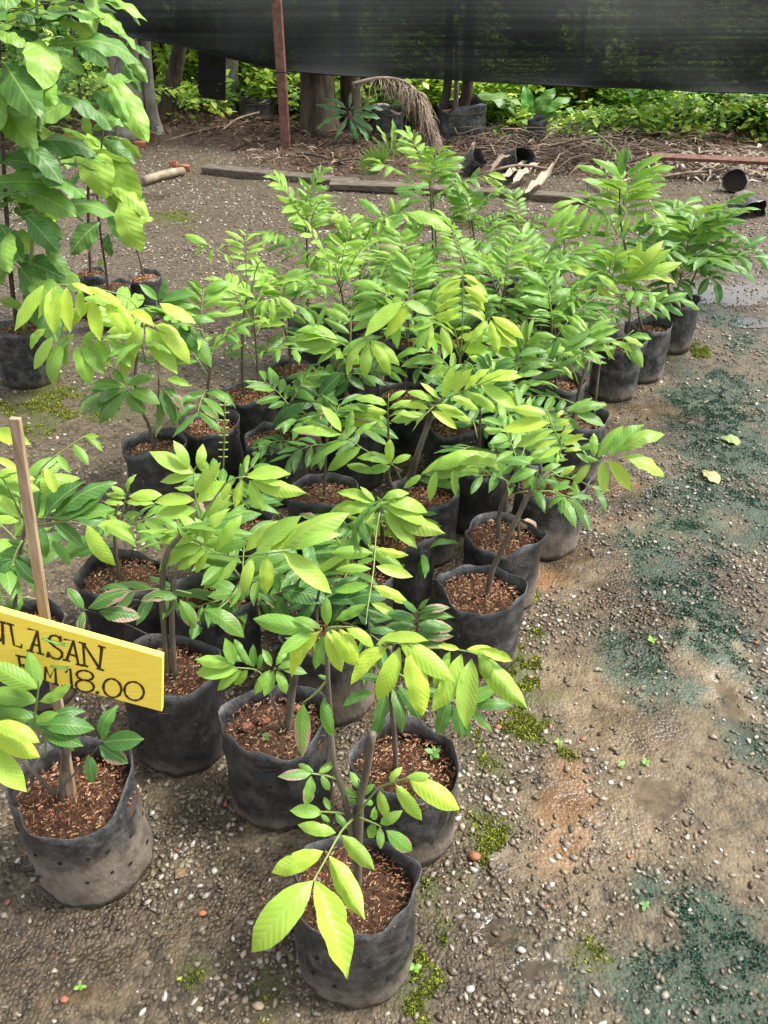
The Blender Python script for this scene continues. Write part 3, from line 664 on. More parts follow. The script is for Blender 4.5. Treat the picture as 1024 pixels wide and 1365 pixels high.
Gp = Plant('potted seedling half hidden behind the wide bag by the sign', (282, 790), .112, .24, [(2.4, -.02, .5)], .1, .4)
Gp.stem([(290, 800), (300, 770), (312, 740)], .006, .004)
Gp.ex(.3, -.05, -.12, [(310, 790), (320, 775), (335, 770)], [(318, 790, 276, 795), (322, 800, 280, 772), (312, 812, 325, 842, .4), (310, 808, 322, 835), (345, 790, 372, 812), (335, 785, 318, 800), (372, 790, 362, 755), (374, 785, 440, 800, .15), (380, 795, 360, 815)], .44, .5, .5)
Gp.ex(.35, -.10, -.2, [(305, 800), (290, 812), (270, 815)], [(272, 812, 327, 847, .4), (330, 760, 325, 800)], .42, .5, .9)
Gp.auto(Gp.w(320, 770, .05), 5, .2, .1, .3, spreadz=.12)

# middle: crown with the long upright frond
K1 = Plant('potted seedling with a long upright frond of paired leaflets in the centre', (530, 702), .112, .25, (), .15, .45)
K1.stem([(512, 720), (508, 700), (506, 684)], .0085, .006)
K1.ex(.97, -.10, -.56, [(506, 684), (503, 700), (501, 716), (498, 760), (490, 812), (488, 832)],
      [(501, 731, 545, 740), (501, 755, 551, 769, .98), (497, 781, 547, 804, 1), (495, 804, 531, 823, 1), (497, 737, 441, 736, .6), (495, 758, 447, 757, .6), (492, 780, 446, 789, .65), (488, 806, 446, 827, .6), (500, 745, 475, 752, .5)], .36, .1)
K1.ex(.82, -.04, -.06, [(510, 690), (507, 678), (505, 676)], [(503, 683, 501, 719, .7), (500, 680, 464, 724, .85), (498, 676, 438, 679), (500, 671, 449, 655), (512, 680, 557, 731, .8), (518, 680, 594, 711, .85), (512, 674, 572, 698), (512, 668, 572, 680), (508, 684, 530, 723, .55), (500, 668, 480, 648), (510, 665, 545, 655)], .38, .5)
K1.ex(.78, -.1, -.15, [(500, 690), (490, 700), (470, 735)], [(480, 720, 440, 745), (478, 726, 430, 775), (484, 712, 400, 770, .6), (490, 725, 540, 760, .5)], .36, .5)
K1.auto(K1.w(505, 725, .05), 4, .2, .1, .45, spreadz=.12)
K2 = Plant('potted seedling with two stout brown stems rising to a pale crown, in the centre', (566, 648), .108, .25, (), .2, .6)
K2.stem([(535, 672), (548, 640, 0), (563, 590, 0), (580, 545, .0), (586, 530, .0)], .010, .006)
K2.stem([(532, 672), (543, 640), (556, 600), (570, 560), (573, 528)], .008, .004)
K2.stem([(538, 672), (520, 640), (519, 600), (517, 545)], .005, .003)
K2.ex(.88, -.05, -.12, [(545, 650), (562, 633), (590, 626), (615, 622)], [(562, 631, 668, 606), (611, 619, 674, 625), (582, 628, 573, 669), (604, 626, 608, 663), (562, 633, 538, 650), (575, 626, 640, 600), (560, 640, 610, 650, .5)], .36, .5)
K2.ex(.78, .02, 0, [(517, 590), (517, 560), (518, 525)], [(517, 540, 475, 528), (517, 550, 460, 542), (517, 560, 460, 552), (517, 570, 463, 565), (518, 535, 540, 520), (518, 545, 548, 532), (519, 555, 550, 548)], .34, .2, .35)
K2.ex(.97, -.05, -.14, [(583, 535), (610, 525), (640, 512), (668, 500)], [(590, 530, 605, 488), (605, 525, 630, 490), (620, 520, 655, 490), (635, 513, 690, 492), (650, 507, 697, 502), (600, 528, 640, 545, .85), (620, 522, 668, 550, .85), (585, 532, 560, 510), (578, 535, 545, 520), (580, 540, 620, 552), (572, 545, 535, 540), (640, 512, 690, 545, .9)], .36, .2)
K2.ex(.88, .0, -.05, [(580, 540), (560, 560), (550, 575)], [(575, 548, 610, 572), (560, 556, 530, 550), (585, 545, 630, 560), (565, 552, 520, 560)], .36, .3)
K2.ex(.72, -.02, -.06, [(535, 640), (525, 620), (515, 612)], [(521, 617, 519, 585, .95), (523, 617, 548, 606, .95), (521, 618, 476, 609), (521, 622, 488, 628), (500, 630, 462, 618, .5)], .44, .4)
K2.ex(.5, -.02, -.08, [(536, 628), (510, 612), (484, 598), (455, 578)], [(455, 579, 389, 569, .75), (466, 587, 410, 620, .5), (482, 595, 434, 626, .6), (455, 575, 428, 541, .75), (470, 583, 500, 560, .6), (462, 578, 470, 545, .5)], .38, .4, .7)
Qp = Plant('potted seedling with reddish soil behind the light green crown, left of the centre', (430, 650), .114, .24, (), .1, .35, .05)
Qp.stem([(432, 660), (433, 625), (436, 590), (440, 560)], .0075, .005)
Qp.auto(Qp.w(438, 570, .05), 3, .14, .085, .3, spreadz=.06, burn=.2)

# right front row
H = Plant('potted seedling with slanting stem and wide frond reaching out over the path', (641, 776), .115, .25, (), .35, .6, .05)
H.stem([(648, 800), (655, 765), (668, 735), (690, 690), (708, 655), (735, 625, .05)], .0105, .007)
H.ex(.72, .05, -.05, [(735, 628), (752, 636), (780, 620), (833, 603)], [(797, 610, 830, 566, .55), (813, 607, 858, 564, .55), (828, 602, 887, 573, .6), (832, 607, 890, 632, .92), (810, 614, 842, 655, .95), (802, 615, 805, 658, .95),
     (787, 619, 766, 646, .9), (785, 617, 768, 604, .5), (792, 609, 792, 577, .5), (767, 621, 747, 633, .92)], .42, .5)
H.ex(.92, .06, .10, [(735, 625), (749, 596), (738, 572), (729, 546)], [(734, 562, 667, 575), (738, 572, 686, 595), (744, 586, 705, 598), (749, 596, 720, 612), (729, 552, 682, 543), (741, 558, 752, 546, 1), (743, 570, 762, 556, 1), (746, 582, 766, 570, 1), (752, 594, 779, 578, .95), (752, 602, 775, 598), (745, 605, 742, 620)], .38, .3)
H.ex(.4, .1, .1, [(740, 610), (752, 570), (762, 550)], [(759, 548, 810, 537), (764, 548, 807, 568), (752, 555, 776, 572), (755, 548, 790, 530), (770, 600, 800, 590), (775, 605, 800, 615)], .38, .4)
H.ex(.45, -.01, -.03, [(715, 655), (740, 655), (752, 662)], [(752, 662, 729, 675), (750, 664, 748, 686), (755, 664, 782, 685), (755, 658, 770, 655), (742, 652, 760, 640)], .46, .4)
H.ex(.38, .02, .0, [(712, 650), (715, 635), (716, 627)], [(716, 627, 677, 642), (712, 632, 698, 652), (715, 634, 709, 656), (720, 632, 724, 658), (708, 618, 668, 612), (722, 628, 748, 618), (725, 640, 745, 645)], .42, .4)
I1 = Plant('potted seedling with pinkish stones on its soil and a kinked stem, right side', (672, 706), .112, .25, (), .4, .6, .05)
I1.stem([(666, 716), (665, 690), (672, 665), (685, 640), (690, 610)], .0095, .006)
I1.stem([(694, 710), (692, 690), (700, 660)], .006, .005)
I1.auto(I1.w(690, 618, .06), 5, .18, .085, .35, spreadz=.1)
J1 = Plant('potted seedling in a dusty bag behind the slanting stem, at the path edge', (735, 640), .112, .25, (), .6, .9, .05)
J1.stem([(728, 650), (720, 620), (715, 580)], .008, .005)
J1.auto(J1.w(715, 590, .05), 5, .22, .09, .35, spreadz=.12)

# left middle
Lp = Plant('potted seedling arching long yellow green leaflets over the left of the yard', (206, 590), .110, .24, (), .15, .35, .06)
Lp.stem([(204, 600), (200, 570), (188, 545), (180, 510), (185, 460), (190, 430)], .008, .005)
Lp.stem([(200, 580), (212, 510), (208, 460)], .004, .003)
Lp.ex(1.0, -.03, -.14, [(190, 425), (172, 398), (130, 385), (95, 380), (60, 379)], [(58, 380, 18, 441), (71, 383, 72, 446), (89, 383, 94, 443), (108, 385, 108, 425), (124, 400, 134, 455), (122, 402, 80, 440), (142, 403, 166, 443), (157, 405, 180, 440), (172, 413, 206, 435),
      (75, 380, 50, 425, .9), (95, 378, 125, 392), (115, 382, 150, 398), (135, 388, 165, 410), (110, 410, 92, 445, .85)], .42, .5)
Lp.ex(.97, -.03, -.06, [(190, 440), (193, 434), (212, 420)], [(192, 436, 160, 503), (195, 436, 237, 499), (211, 436, 255, 483), (213, 404, 262, 431), (206, 434, 240, 445), (190, 437, 140, 440, .85)], .40, .5)
Lp.ex(.72, -.04, -.12, [(185, 455), (140, 450), (105, 450), (80, 450)], [(84, 456, 67, 513), (70, 449, 44, 492), (101, 461, 120, 512), (124, 440, 114, 475), (62, 438, 40, 466), (130, 450, 150, 490, .55), (115, 450, 140, 500, .5), (145, 450, 175, 490, .5), (90, 450, 88, 490, .6), (100, 445, 75, 470, .65)], .42, .5)
Lp.ex(.38, -.03, -.06, [(182, 500), (170, 515), (165, 522)], [(166, 520, 128, 535), (166, 524, 129, 562), (168, 522, 196, 553), (172, 520, 213, 536), (163, 514, 122, 512), (170, 512, 205, 500), (165, 510, 150, 490)], .50, .5)
Lp.ex(.35, .0, -.02, [(208, 470), (212, 500), (214, 515)], [(216, 525, 207, 582, .4), (220, 515, 245, 545, .3), (222, 505, 255, 515, .6), (214, 520, 235, 565, .3)], .40, .5, .8)
Lp.auto(Lp.w(190, 460, .06), 4, .22, .10, .5, spreadz=.16)
L2 = Plant('potted seedling with rounded blue green leaf tips behind the arching one', (278, 562), .110, .24, (), .1, .35, .05)
L2.stem([(276, 575), (276, 530), (280, 485), (268, 440)], .008, .006)
L2.ex(.32, -.02, .02, [(240, 440), (215, 425), (208, 400)], [(210, 400, 186, 378), (212, 400, 220, 370), (215, 402, 262, 393), (210, 408, 260, 405), (206, 415, 240, 425), (215, 418, 262, 440)], .46, .2)
L2.ex(.3, -.02, -.05, [(270, 440), (245, 435), (225, 440)], [(235, 436, 262, 470), (228, 440, 205, 475), (240, 440, 268, 460), (250, 430, 285, 425), (255, 440, 282, 490)], .42, .4, .2)
L2.auto(L2.w(268, 440, .03), 5, .2, .10, .45, spreadz=.22)
Np = Plant('potted seedling with grey green rim round bare reddish soil beside small weeds', (368, 580), .110, .24, (), .1, .35, .04)
Np.stem([(372, 590), (378, 560), (390, 530)], .004, .003)
Np.ex(.25, -.05, -.10, [(378, 615), (365, 607), (352, 606)], [(352, 606, 335, 604), (356, 606, 345, 592), (360, 606, 366, 594), (355, 610, 345, 618), (366, 610, 362, 620), (370, 612, 378, 618), (374, 606, 384, 600)], .6, .4)
Np.auto(Np.w(390, 535, 0), 5, .16, .085, .3)
O1 = Plant('potted seedling with a yellowish upright frond, at the left of the back rows', (330, 520), .108, .25, (), .1, .35, .045)
O1.stem([(325, 530), (323, 480), (325, 420), (330, 395)], .009, .005)
O1.stem([(345, 525), (342, 470), (338, 420), (336, 395)], .005, .003)
O1.ex(.8, .05, .08, [(330, 395), (328, 355), (327, 312)], [(327, 322, 300, 306), (327, 330, 298, 318), (327, 338, 302, 330), (328, 346, 304, 342), (328, 322, 345, 310), (328, 330, 352, 322), (328, 338, 352, 330), (328, 346, 348, 342), (328, 315, 318, 305)], .32, .1)
O1.ex(.72, .0, -.08, [(330, 395), (310, 350), (280, 328), (262, 322)], [(278, 328, 246, 311), (276, 330, 258, 341), (284, 332, 280, 352), (300, 338, 306, 352), (292, 332, 300, 325)], .40, .4)
O1.ex(.75, -.02, -.06, [(335, 395), (345, 350), (370, 352), (385, 358)], [(342, 358, 368, 364), (342, 366, 370, 373), (342, 378, 368, 387), (344, 352, 330, 358)], .30, .3)
O1.ex(.72, -.06, -.12, [(338, 410), (350, 396), (362, 394)], [(352, 400, 342, 420), (358, 398, 349, 425), (364, 398, 362, 430), (368, 396, 392, 422), (372, 395, 395, 415), (345, 402, 318, 412), (340, 398, 300, 385), (335, 396, 290, 378)], .36, .5)
O1.auto(O1.w(335, 420, .03), 7, .2, .09, .62, spreadz=.2)
P1 = Plant('potted seedling with thin bare stem, behind the light crown left of centre', (392, 488), .108, .24, (), .1, .3, .04)
P1.stem([(388, 495), (385, 460), (375, 425), (372, 395)], .006, .004)
P1.auto(P1.w(374, 400, 0), 7, .18, .09, .5, spreadz=.12)

# centre: big dark leaves below a light fan
Ct = Plant('potted seedling with large dark glossy leaves under a light green fan, centre', (468, 560), .110, .25, (), .1, .3)
Ct.stem([(462, 570), (461, 530), (463, 490), (468, 455)], .008, .005)
Ct.ex(.85, -.10, -.18, [(470, 470), (480, 458), (491, 453)], [(490, 453, 457, 498), (491, 455, 486, 504), (494, 454, 522, 500), (495, 453, 534, 486), (486, 450, 455, 470, .6)], .38, .5)
Ct.ex(.95, -.10, -.16, [(480, 450), (520, 415), (545, 402)], [(545, 405, 514, 450, .95), (536, 403, 486, 449, .8), (540, 402, 575, 420, .6), (528, 420, 530, 465, .7)], .42, .5)
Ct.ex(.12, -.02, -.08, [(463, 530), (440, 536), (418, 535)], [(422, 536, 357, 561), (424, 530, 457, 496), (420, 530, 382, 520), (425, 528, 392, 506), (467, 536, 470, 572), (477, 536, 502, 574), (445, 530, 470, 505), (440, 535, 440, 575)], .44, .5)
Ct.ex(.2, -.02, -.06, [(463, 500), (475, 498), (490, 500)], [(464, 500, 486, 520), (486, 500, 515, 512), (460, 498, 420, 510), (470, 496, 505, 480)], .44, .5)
Ct.ex(.72, -.02, -.06, [(468, 465), (450, 455), (425, 440), (410, 432)], [(455, 458, 380, 448), (450, 452, 395, 436), (445, 462, 405, 468), (420, 436, 400, 406, .45), (424, 436, 436, 407, .45), (455, 465, 422, 485, .6), (440, 445, 392, 455)], .40, .4)
Ct.auto(Ct.w(468, 480, .08), 5, .22, .11, .4, spreadz=.2)
Mt = Plant('potted seedling with a bright yellow upright frond, highest of the middle plants', (610, 560), .110, .25, (), .15, .4)
Mt.stem([(612, 570), (610, 530), (612, 490), (615, 460)], .008, .005)
Mt.ex(1.0, -.12, -.20, [(613, 470), (616, 452), (617, 400), (617, 365)], [(617, 372, 580, 392), (617, 384, 578, 402), (617, 396, 578, 414), (616, 408, 578, 424), (616, 420, 582, 430), (618, 372, 652, 395), (618, 382, 652, 402), (618, 393, 650, 412), (618, 404, 650, 420), (618, 414, 648, 428), (617, 367, 640, 378), (617, 367, 600, 372)], .36, .3)
Mt.ex(1.0, -.16, -.24, [(615, 475), (630, 450), (652, 424)], [(650, 427, 625, 457), (640, 436, 637, 462, .9), (654, 426, 664, 470), (657, 426, 690, 462), (656, 422, 700, 448), (652, 430, 680, 465), (636, 440, 618, 455)], .38, .5)
Mt.ex(.95, -.16, -.24, [(612, 475), (595, 440), (572, 425)], [(574, 428, 570, 470), (588, 436, 602, 474), (570, 430, 556, 468, .6), (580, 428, 550, 440, .5), (572, 424, 545, 425, .4)], .42, .5)
Mt.auto(Mt.w(614, 480, .06), 6, .22, .11, .55, spreadz=.2)
M2 = Plant('potted seedling with folded glossy leaflets just below the bright frond', (690, 560), .110, .25, (), .2, .5)
M2.stem([(690, 570), (685, 520), (680, 490)], .007, .005)
M2.ex(.62, -.06, -.1, [(640, 520), (625, 495), (600, 482)], [(625, 490, 600, 512, .7), (635, 490, 620, 515, .75), (615, 485, 590, 500, .5), (630, 480, 668, 495, .9), (625, 475, 660, 480, .9), (650, 500, 690, 545, .9)], .40, .5)
M2.ex(.4, -.02, -.06, [(680, 500), (690, 475), (700, 470)], [(690, 475, 731, 468), (690, 480, 724, 488), (684, 482, 702, 500), (680, 476, 650, 482), (685, 478, 672, 495)], .38, .4)
M2.auto(M2.w(682, 500, .04), 7, .22, .09, .38, spreadz=.2)
M3 = Plant('potted seedling in the shaded gap between the two blocks of bags', (772, 555), .108, .25, (), .35, .5)
M3.stem([(765, 545), (775, 510), (785, 480)], .0095, .007); M3.stem([(795, 545), (797, 505), (800, 478)], .006, .005)
M3.ex(.78, -.03, -.1, [(735, 492), (770, 472), (805, 456), (840, 448)], [(748, 486, 765, 505), (765, 476, 780, 492), (785, 466, 803, 486), (805, 458, 820, 480), (830, 450, 860, 460), (765, 474, 730, 462), (815, 456, 845, 470), (738, 490, 722, 488)], .32, .4)
M3.ex(.35, -.06, -.1, [(760, 500), (735, 480), (715, 478)], [(735, 484, 690, 492), (745, 488, 770, 478), (735, 478, 745, 450), (750, 495, 715, 505), (750, 470, 795, 450), (755, 462, 790, 440)], .36, .4)
M3.auto(M3.w(775, 485, .08), 3, .18, .085, .45, az0=1.2, azr=2.5)

# right back block
R1 = Plant('potted seedling in the round grey bag standing clear at the right', (828, 452), .106, .26, (), .25, .8)
R1.stem([(825, 462), (800, 430), (790, 395)], .006, .004); R1.stem([(832, 462), (840, 420), (835, 385)], .006, .004)
R1.ex(.93, -.02, -.06, [(790, 400), (792, 370), (785, 360)], [(790, 372, 752, 358), (790, 378, 758, 378, .95), (794, 376, 822, 400, .9), (790, 386, 770, 398), (796, 366, 828, 390, .9), (792, 392, 820, 392)], .36, .3)
R1.ex(.9, 0, .05, [(835, 390), (838, 365), (842, 355)], [(840, 366, 855, 320, .85), (844, 366, 884, 320, .85), (846, 370, 895, 330), (846, 374, 910, 348), (842, 374, 905, 370, .95), (838, 370, 835, 335, .7), (850, 380, 870, 395)], .34, .0)
R1.ex(.5, .02, .02, [(800, 390), (812, 360), (818, 340)], [(808, 365, 780, 340), (806, 370, 772, 355), (812, 358, 800, 330), (815, 355, 828, 325), (816, 365, 838, 345), (808, 380, 750, 345, .4), (818, 362, 835, 340), (800, 385, 768, 378)], .40, .2)
R1.ex(.4, -.08, -.15, [(835, 425), (850, 415), (880, 405), (912, 398)], [(828, 412, 822, 432), (840, 412, 838, 392), (852, 410, 850, 390), (864, 408, 868, 388), (872, 404, 890, 385), (890, 402, 915, 398), (850, 418, 862, 425), (868, 414, 888, 424), (885, 408, 912, 420), (905, 400, 935, 412), (880, 404, 918, 388)], .36, .4)
R1.ex(.55, -.05, -.1, [(845, 440), (830, 455), (855, 462)], [(830, 455, 846, 485, .6), (836, 452, 858, 490), (820, 456, 812, 480), (840, 448, 870, 452)], .4, .4)
R1.auto(R1.w(815, 380, .08), 8, .24, .1, .55, spreadz=.12)
R2 = Plant('potted seedling behind the round grey bag, tall with long narrow upright leaflets', (866, 430), .106, .26, (), .3, .8)
R2.stem([(860, 440), (840, 360), (828, 300), (826, 250)], .008, .004)
R2.ex(.55, .05, .1, [(828, 260), (832, 235), (828, 215)], [(830, 240, 792, 208), (828, 232, 800, 215), (830, 228, 840, 195, .4), (834, 230, 862, 210), (836, 236, 888, 206), (838, 240, 902, 222), (835, 244, 880, 245, .4), (828, 236, 830, 196, .4), (826, 246, 798, 238, .4)], .30, .0)
R2.ex(.7, -.02, -.1, [(826, 275), (800, 280), (770, 268), (745, 268)], [(762, 272, 728, 304), (772, 272, 744, 312), (784, 276, 757, 314), (795, 280, 770, 316), (802, 286, 788, 318), (812, 290, 808, 314), (765, 268, 735, 275), (780, 272, 760, 262)], .32, .5)
R2.ex(.78, -.02, -.08, [(826, 280), (845, 285), (870, 278), (890, 280)], [(828, 286, 820, 308), (838, 288, 832, 310), (850, 284, 847, 305), (860, 282, 863, 302), (870, 278, 890, 300), (826, 268, 815, 260, .9), (826, 270, 838, 285, .95), (820, 276, 790, 270)], .38, .5)
R2.ex(.5, .1, .2, [(828, 240), (825, 205), (805, 185), (788, 173)], [(800, 184, 796, 194), (806, 190, 806, 200), (812, 196, 814, 206), (796, 178, 782, 180), (790, 174, 782, 176), (820, 205, 822, 215)], .4, .4)
R2.ex(.35, .0, -.02, [(826, 300), (860, 320), (880, 330)], [(850, 315, 875, 290), (845, 310, 868, 285), (860, 322, 892, 305), (870, 328, 905, 325), (855, 322, 880, 345)], .38, .3)
R2.auto(R2.w(828, 280, .08), 9, .26, .12, .5, spreadz=.2)
R3 = Plant('rearmost right potted seedling, dark fronds reaching to the right edge', (905, 400), .106, .25, (), .3, .7)
R3.stem([(895, 405), (890, 375), (880, 350), (878, 330)], .007, .005); R3.stem([(905, 405), (925, 370), (935, 345)], .006, .004); R3.stem([(898, 405), (905, 380), (912, 350)], .006, .004)
R3.ex(.35, -.02, -.08, [(935, 345), (955, 338), (980, 334), (1015, 328)], [(955, 338, 957, 318), (965, 336, 975, 312), (978, 334, 992, 315), (990, 332, 1024, 315), (985, 336, 1005, 350), (1000, 332, 1024, 344), (955, 342, 970, 362), (968, 338, 990, 352)], .36, .4)
R3.ex(.3, .05, .02, [(905, 350), (920, 320), (940, 300)], [(915, 325, 960, 285), (920, 318, 975, 290), (912, 330, 885, 285, .3), (918, 322, 905, 280), (925, 315, 925, 280), (930, 310, 960, 300), (910, 335, 950, 325)], .36, .2)
R3.ex(.22, -.05, -.1, [(935, 350), (950, 375), (955, 385)], [(945, 370, 930, 395), (950, 372, 958, 410), (952, 375, 965, 390), (940, 365, 970, 365)], .42, .5)
R3.auto(R3.w(915, 335, .0), 17, .36, .125, .3, spreadz=.15, pairs=(4, 6))

# back rows
def back(label, rim, crown, n, age, reach=.26, L=.085, h=.25, sp=.18, stems=1, pairs=(5, 8), el=(5, 65)):
    n = int(n*.7+.5); age *= .9; L *= .98; reach *= 1.1
    p = Plant(label, rim, .106, h, (), .2, .5)
    for k in range(stems):
        p.stem([(rim[0]+k*8-2, rim[1]+6), ((rim[0]+crown[0])/2+k*4, (rim[1]+crown[1])/2), (crown[0]+k*3, crown[1])], .006, .004, 'darkstem')
    p.auto(p.w(crown[0], crown[1], 0), n, reach, L, age, spreadz=sp, pairs=pairs, el=el)
    return p
b1 = back('feathery potted seedling at the back left of the block, below the plank', (412, 420), (408, 302), 11, .55)
b1.ex(.6, 0, 0, [(410, 300), (405, 275), (395, 262)], [(398, 268, 380, 262), (400, 272, 376, 275), (402, 278, 378, 288), (400, 266, 415, 258), (404, 270, 428, 265), (396, 262, 398, 252), (404, 280, 425, 282)], .36, .2)
b2 = back('light green potted seedling left of the tallest back seedling', (480, 425), (480, 330), 12, .72)
b2.ex(.72, -.05, -.1, [(478, 330), (500, 300), (525, 285), (545, 283)], [(495, 300, 492, 322), (505, 294, 508, 318), (515, 288, 525, 318), (535, 285, 560, 312), (540, 283, 605, 305), (525, 284, 520, 262), (510, 290, 478, 262, .4), (520, 286, 545, 262, .5), (548, 282, 565, 305), (500, 298, 468, 300)], .38, .5)
b3 = back('tallest seedling of the back row with dark stem against the litter bank', (580, 385), (573, 245), 12, .5, .3, .095, stems=2)
b3.ex(.4, .02, .05, [(573, 250), (572, 230), (572, 212)], [(572, 222, 555, 205), (572, 226, 548, 218), (572, 218, 578, 202), (573, 222, 592, 210), (573, 228, 600, 218), (572, 232, 545, 230), (573, 235, 605, 230)], .40, .0)
b3.ex(.6, -.02, -.05, [(575, 265), (610, 250), (640, 235), (660, 226)], [(615, 248, 608, 228), (625, 243, 640, 222, .3), (640, 238, 672, 245, .85), (650, 232, 676, 240, .85), (645, 234, 668, 255, .85), (620, 250, 648, 262, .4), (600, 254, 625, 270, .4)], .38, .4)
b4 = back('bushy potted seedling right of the tallest back seedling', (640, 375), (628, 290), 12, .38, .26, .085)
b5 = back('small potted seedling with dark thin stem by the shallow puddle', (700, 370), (692, 305), 9, .4, .2, .07, h=.22)
b6 = back('twiggy potted seedling with thin pale twig, behind the right block', (745, 385), (752, 330), 9, .45, .24, .085)
b7 = back('light green potted seedling in the middle of the back block', (545, 450), (540, 365), 12, .6, .26, .09)
b8 = back('yellowish potted seedling with long thin fronds beside the feathery one', (472, 476), (452, 375), 13, .72, .3, .085, pairs=(5, 7))
b8.ex(.68, -.05, -.15, [(452, 380), (460, 360), (430, 340), (405, 335)], [(430, 342, 425, 362), (440, 346, 440, 368), (420, 340, 410, 355), (455, 352, 465, 378), (410, 336, 400, 350), (448, 350, 452, 372)], .3, .4)
b9 = back('potted seedling half hidden between the bright frond and the right block', (726, 462), (712, 375), 13, .5, .28, .095)
b9.ex(.35, -.02, -.06, [(712, 390), (716, 370), (722, 355)], [(718, 372, 722, 395), (718, 362, 750, 390), (716, 370, 700, 395), (720, 358, 745, 355), (716, 366, 690, 362)], .40, .4)
b10 = back('potted seedling behind the bright yellow frond', (620, 450), (622, 355), 12, .6, .26, .09)
b11 = back('potted seedling in the second row behind the dark glossy leaves', (540, 520), (545, 430), 12, .5, .26, .095)
b12 = back('potted seedling crowded behind the folded glossy leaflets', (658, 480), (672, 385), 12, .5, .26, .09)
b13 = back('potted seedling low in the shade behind the stout brown stems', (640, 612), (640, 545), 9, .15, .22, .09)
b15 = back('potted seedling tucked behind the rearmost left seedlings', (500, 385), (508, 320), 9, .5, .24, .08)
b16 = back('potted seedling between the folded leaflets and the shaded gap', (745, 505), (738, 430), 10, .42, .24, .09)

X1 = Plant('potted seedling with dark glossy leaves, its muddy bag between two front bags', (437, 838), .112, .25, (), .8, .5, .06)
X1.stem([(425, 850), (422, 820), (425, 790), (432, 770)], .0055, .004, 'darkstem')
X1.ex(.12, .10, .06, [(430, 775), (420, 790), (405, 795)], [(428, 790, 384, 783), (425, 800, 383, 812), (432, 792, 470, 785), (435, 800, 485, 800), (425, 805, 440, 832), (420, 800, 395, 832), (440, 790, 478, 768)], .38, .4)
X1.ex(.1, .10, .05, [(440, 780), (462, 800), (480, 815)], [(462, 800, 520, 792), (470, 808, 515, 822), (458, 802, 440, 835), (475, 815, 505, 845), (465, 795, 490, 775)], .38, .4)
X1.auto(X1.w(432, 795, .10), 2, .18, .10, .12, spreadz=.08)
X3 = Plant('potted seedling hidden under the centre crown, soil just showing', (470, 757), .110, .25, (), .2, .4, .05)
X3.stem([(470, 770), (468, 740), (464, 715)], .006, .004, 'darkstem')
X3.auto(X3.w(464, 730, .02), 3, .15, .08, .2, spreadz=.08)
X5 = Plant('potted seedling in shade behind the light crown, left of centre', (308, 690), .110, .25, (), .1, .3, .05)
X5.stem([(308, 700), (310, 670), (316, 650)], .006, .004, 'darkstem')
X5.auto(X5.w(314, 655, .03), 4, .16, .09, .35, spreadz=.08)

# ------------------------------------------------------------------ broad-leaved saplings at the left
class Broad(Plant):
    def lf(s, bx, by, tx, ty, wr, age, d=0, c=.5, alpha=1.0, col=None):
        k = mpp(bx, by, s.Y+d); p0 = s.w(bx, by, d); p1 = s.w(tx, ty, d-c*(ty-by)*k)
        put_leaf('leaf', BROADS[s.r.randrange(4)], s.root, p0, p1, UPH+Vector((s.r.uniform(-.4, .4), 0, 0)), wr, col or age_color(age, s.r, alpha), s.r.uniform(-.25, .25))
    def cloud(s, n, x0, x1, y0, y1, d0, d1, L, age, axis):
        """leaves in whorls round an upright axis line ((x, y) top, (x, y) bottom)"""
        for i in range(n):
            f = s.r.random(); ax = axis[0][0]+(axis[1][0]-axis[0][0])*f; ay = axis[0][1]+(axis[1][1]-axis[0][1])*f
            p0 = s.w(ax+s.r.uniform(-12, 12), ay, s.r.uniform(d0, d1)*.3); az = s.r.random()*6.283; e = s.r.uniform(-.5, .35)
            st = Vector((math.cos(az), math.sin(az), .2))*s.r.uniform(.04, .16)
            d = Vector((math.cos(az)*math.cos(e), math.sin(az)*math.cos(e), math.sin(e)-.25))
            put_leaf('leaf', BROADS[s.r.randrange(4)], s.root, p0+st, p0+st+d.normalized()*L*s.r.uniform(.7, 1.25), Vector((s.r.uniform(-.3, .3), -.2, 1)), s.r.uniform(.42, .58), age_color(age*s.r.uniform(.3, 1.3), s.r), s.r.uniform(-.4, .4))
            tube_obj('leaf_stalk', [p0, p0+st*.6+Vector((0, 0, .01)), p0+st], .0025, M['greenstem'], s.root, 4)
BG = 'broad-leaved saplings in bags at the left'
Q1 = Broad('broad-leaved sapling at the left edge with a dense wall of large green leaves', (22, 432), .125, .27, (), .15, .7, .05, name='potted_sapling', cat='sapling', group=BG)
Q1.stem([(22, 440), (16, 380), (10, 300), (4, 200), (0, 100), (-4, -20)], .014, .008, 'darkstem')
Q1.stem([(30, 440), (40, 360), (48, 260), (52, 150), (50, 40), (48, -30)], .012, .006, 'greenstem')
for a in [(-10, 40, 36, 60, .6, .5), (-5, 140, 18, 184, .5, .6), (15, 150, 57, 172, .45, .75), (-8, 213, 66, 223, .45, .3), (-10, 245, 84, 246, .40, .45), (27, 190, 84, 240, .45, .2), (50, 170, 82, 203, .5, .7), (35, 288, 78, 334, .5, .2),
          (0, 298, 30, 350, .5, .15), (20, 344, 88, 372, .5, .2), (40, 285, 84, 318, .45, .35), (-4, 385, 20, 330, .5, .6), (0, 320, -20, 380, .5, .5), (5, 100, 60, 92, .4, .3), (-10, 20, 25, 10, .5, .1), (20, 20, 60, 30, .6, .1), (15, 45, 55, 60, .7, .15),
          (25, 72, 60, 72, .5, .9), (-10, 90, 20, 130, .5, .15), (28, 85, 50, 125, .4, .25), (0, 400, 30, 410, .5, .6), (60, 330, 92, 366, .4, .3), (10, 260, 45, 270, .4, .6)]:
    Q1.lf(*a, d=Q1.r.uniform(-.12, .05))
Q1.cloud(48, 0, 0, 0, 0, -.2, .2, .24, .5, ((5, -30), (18, 385)))
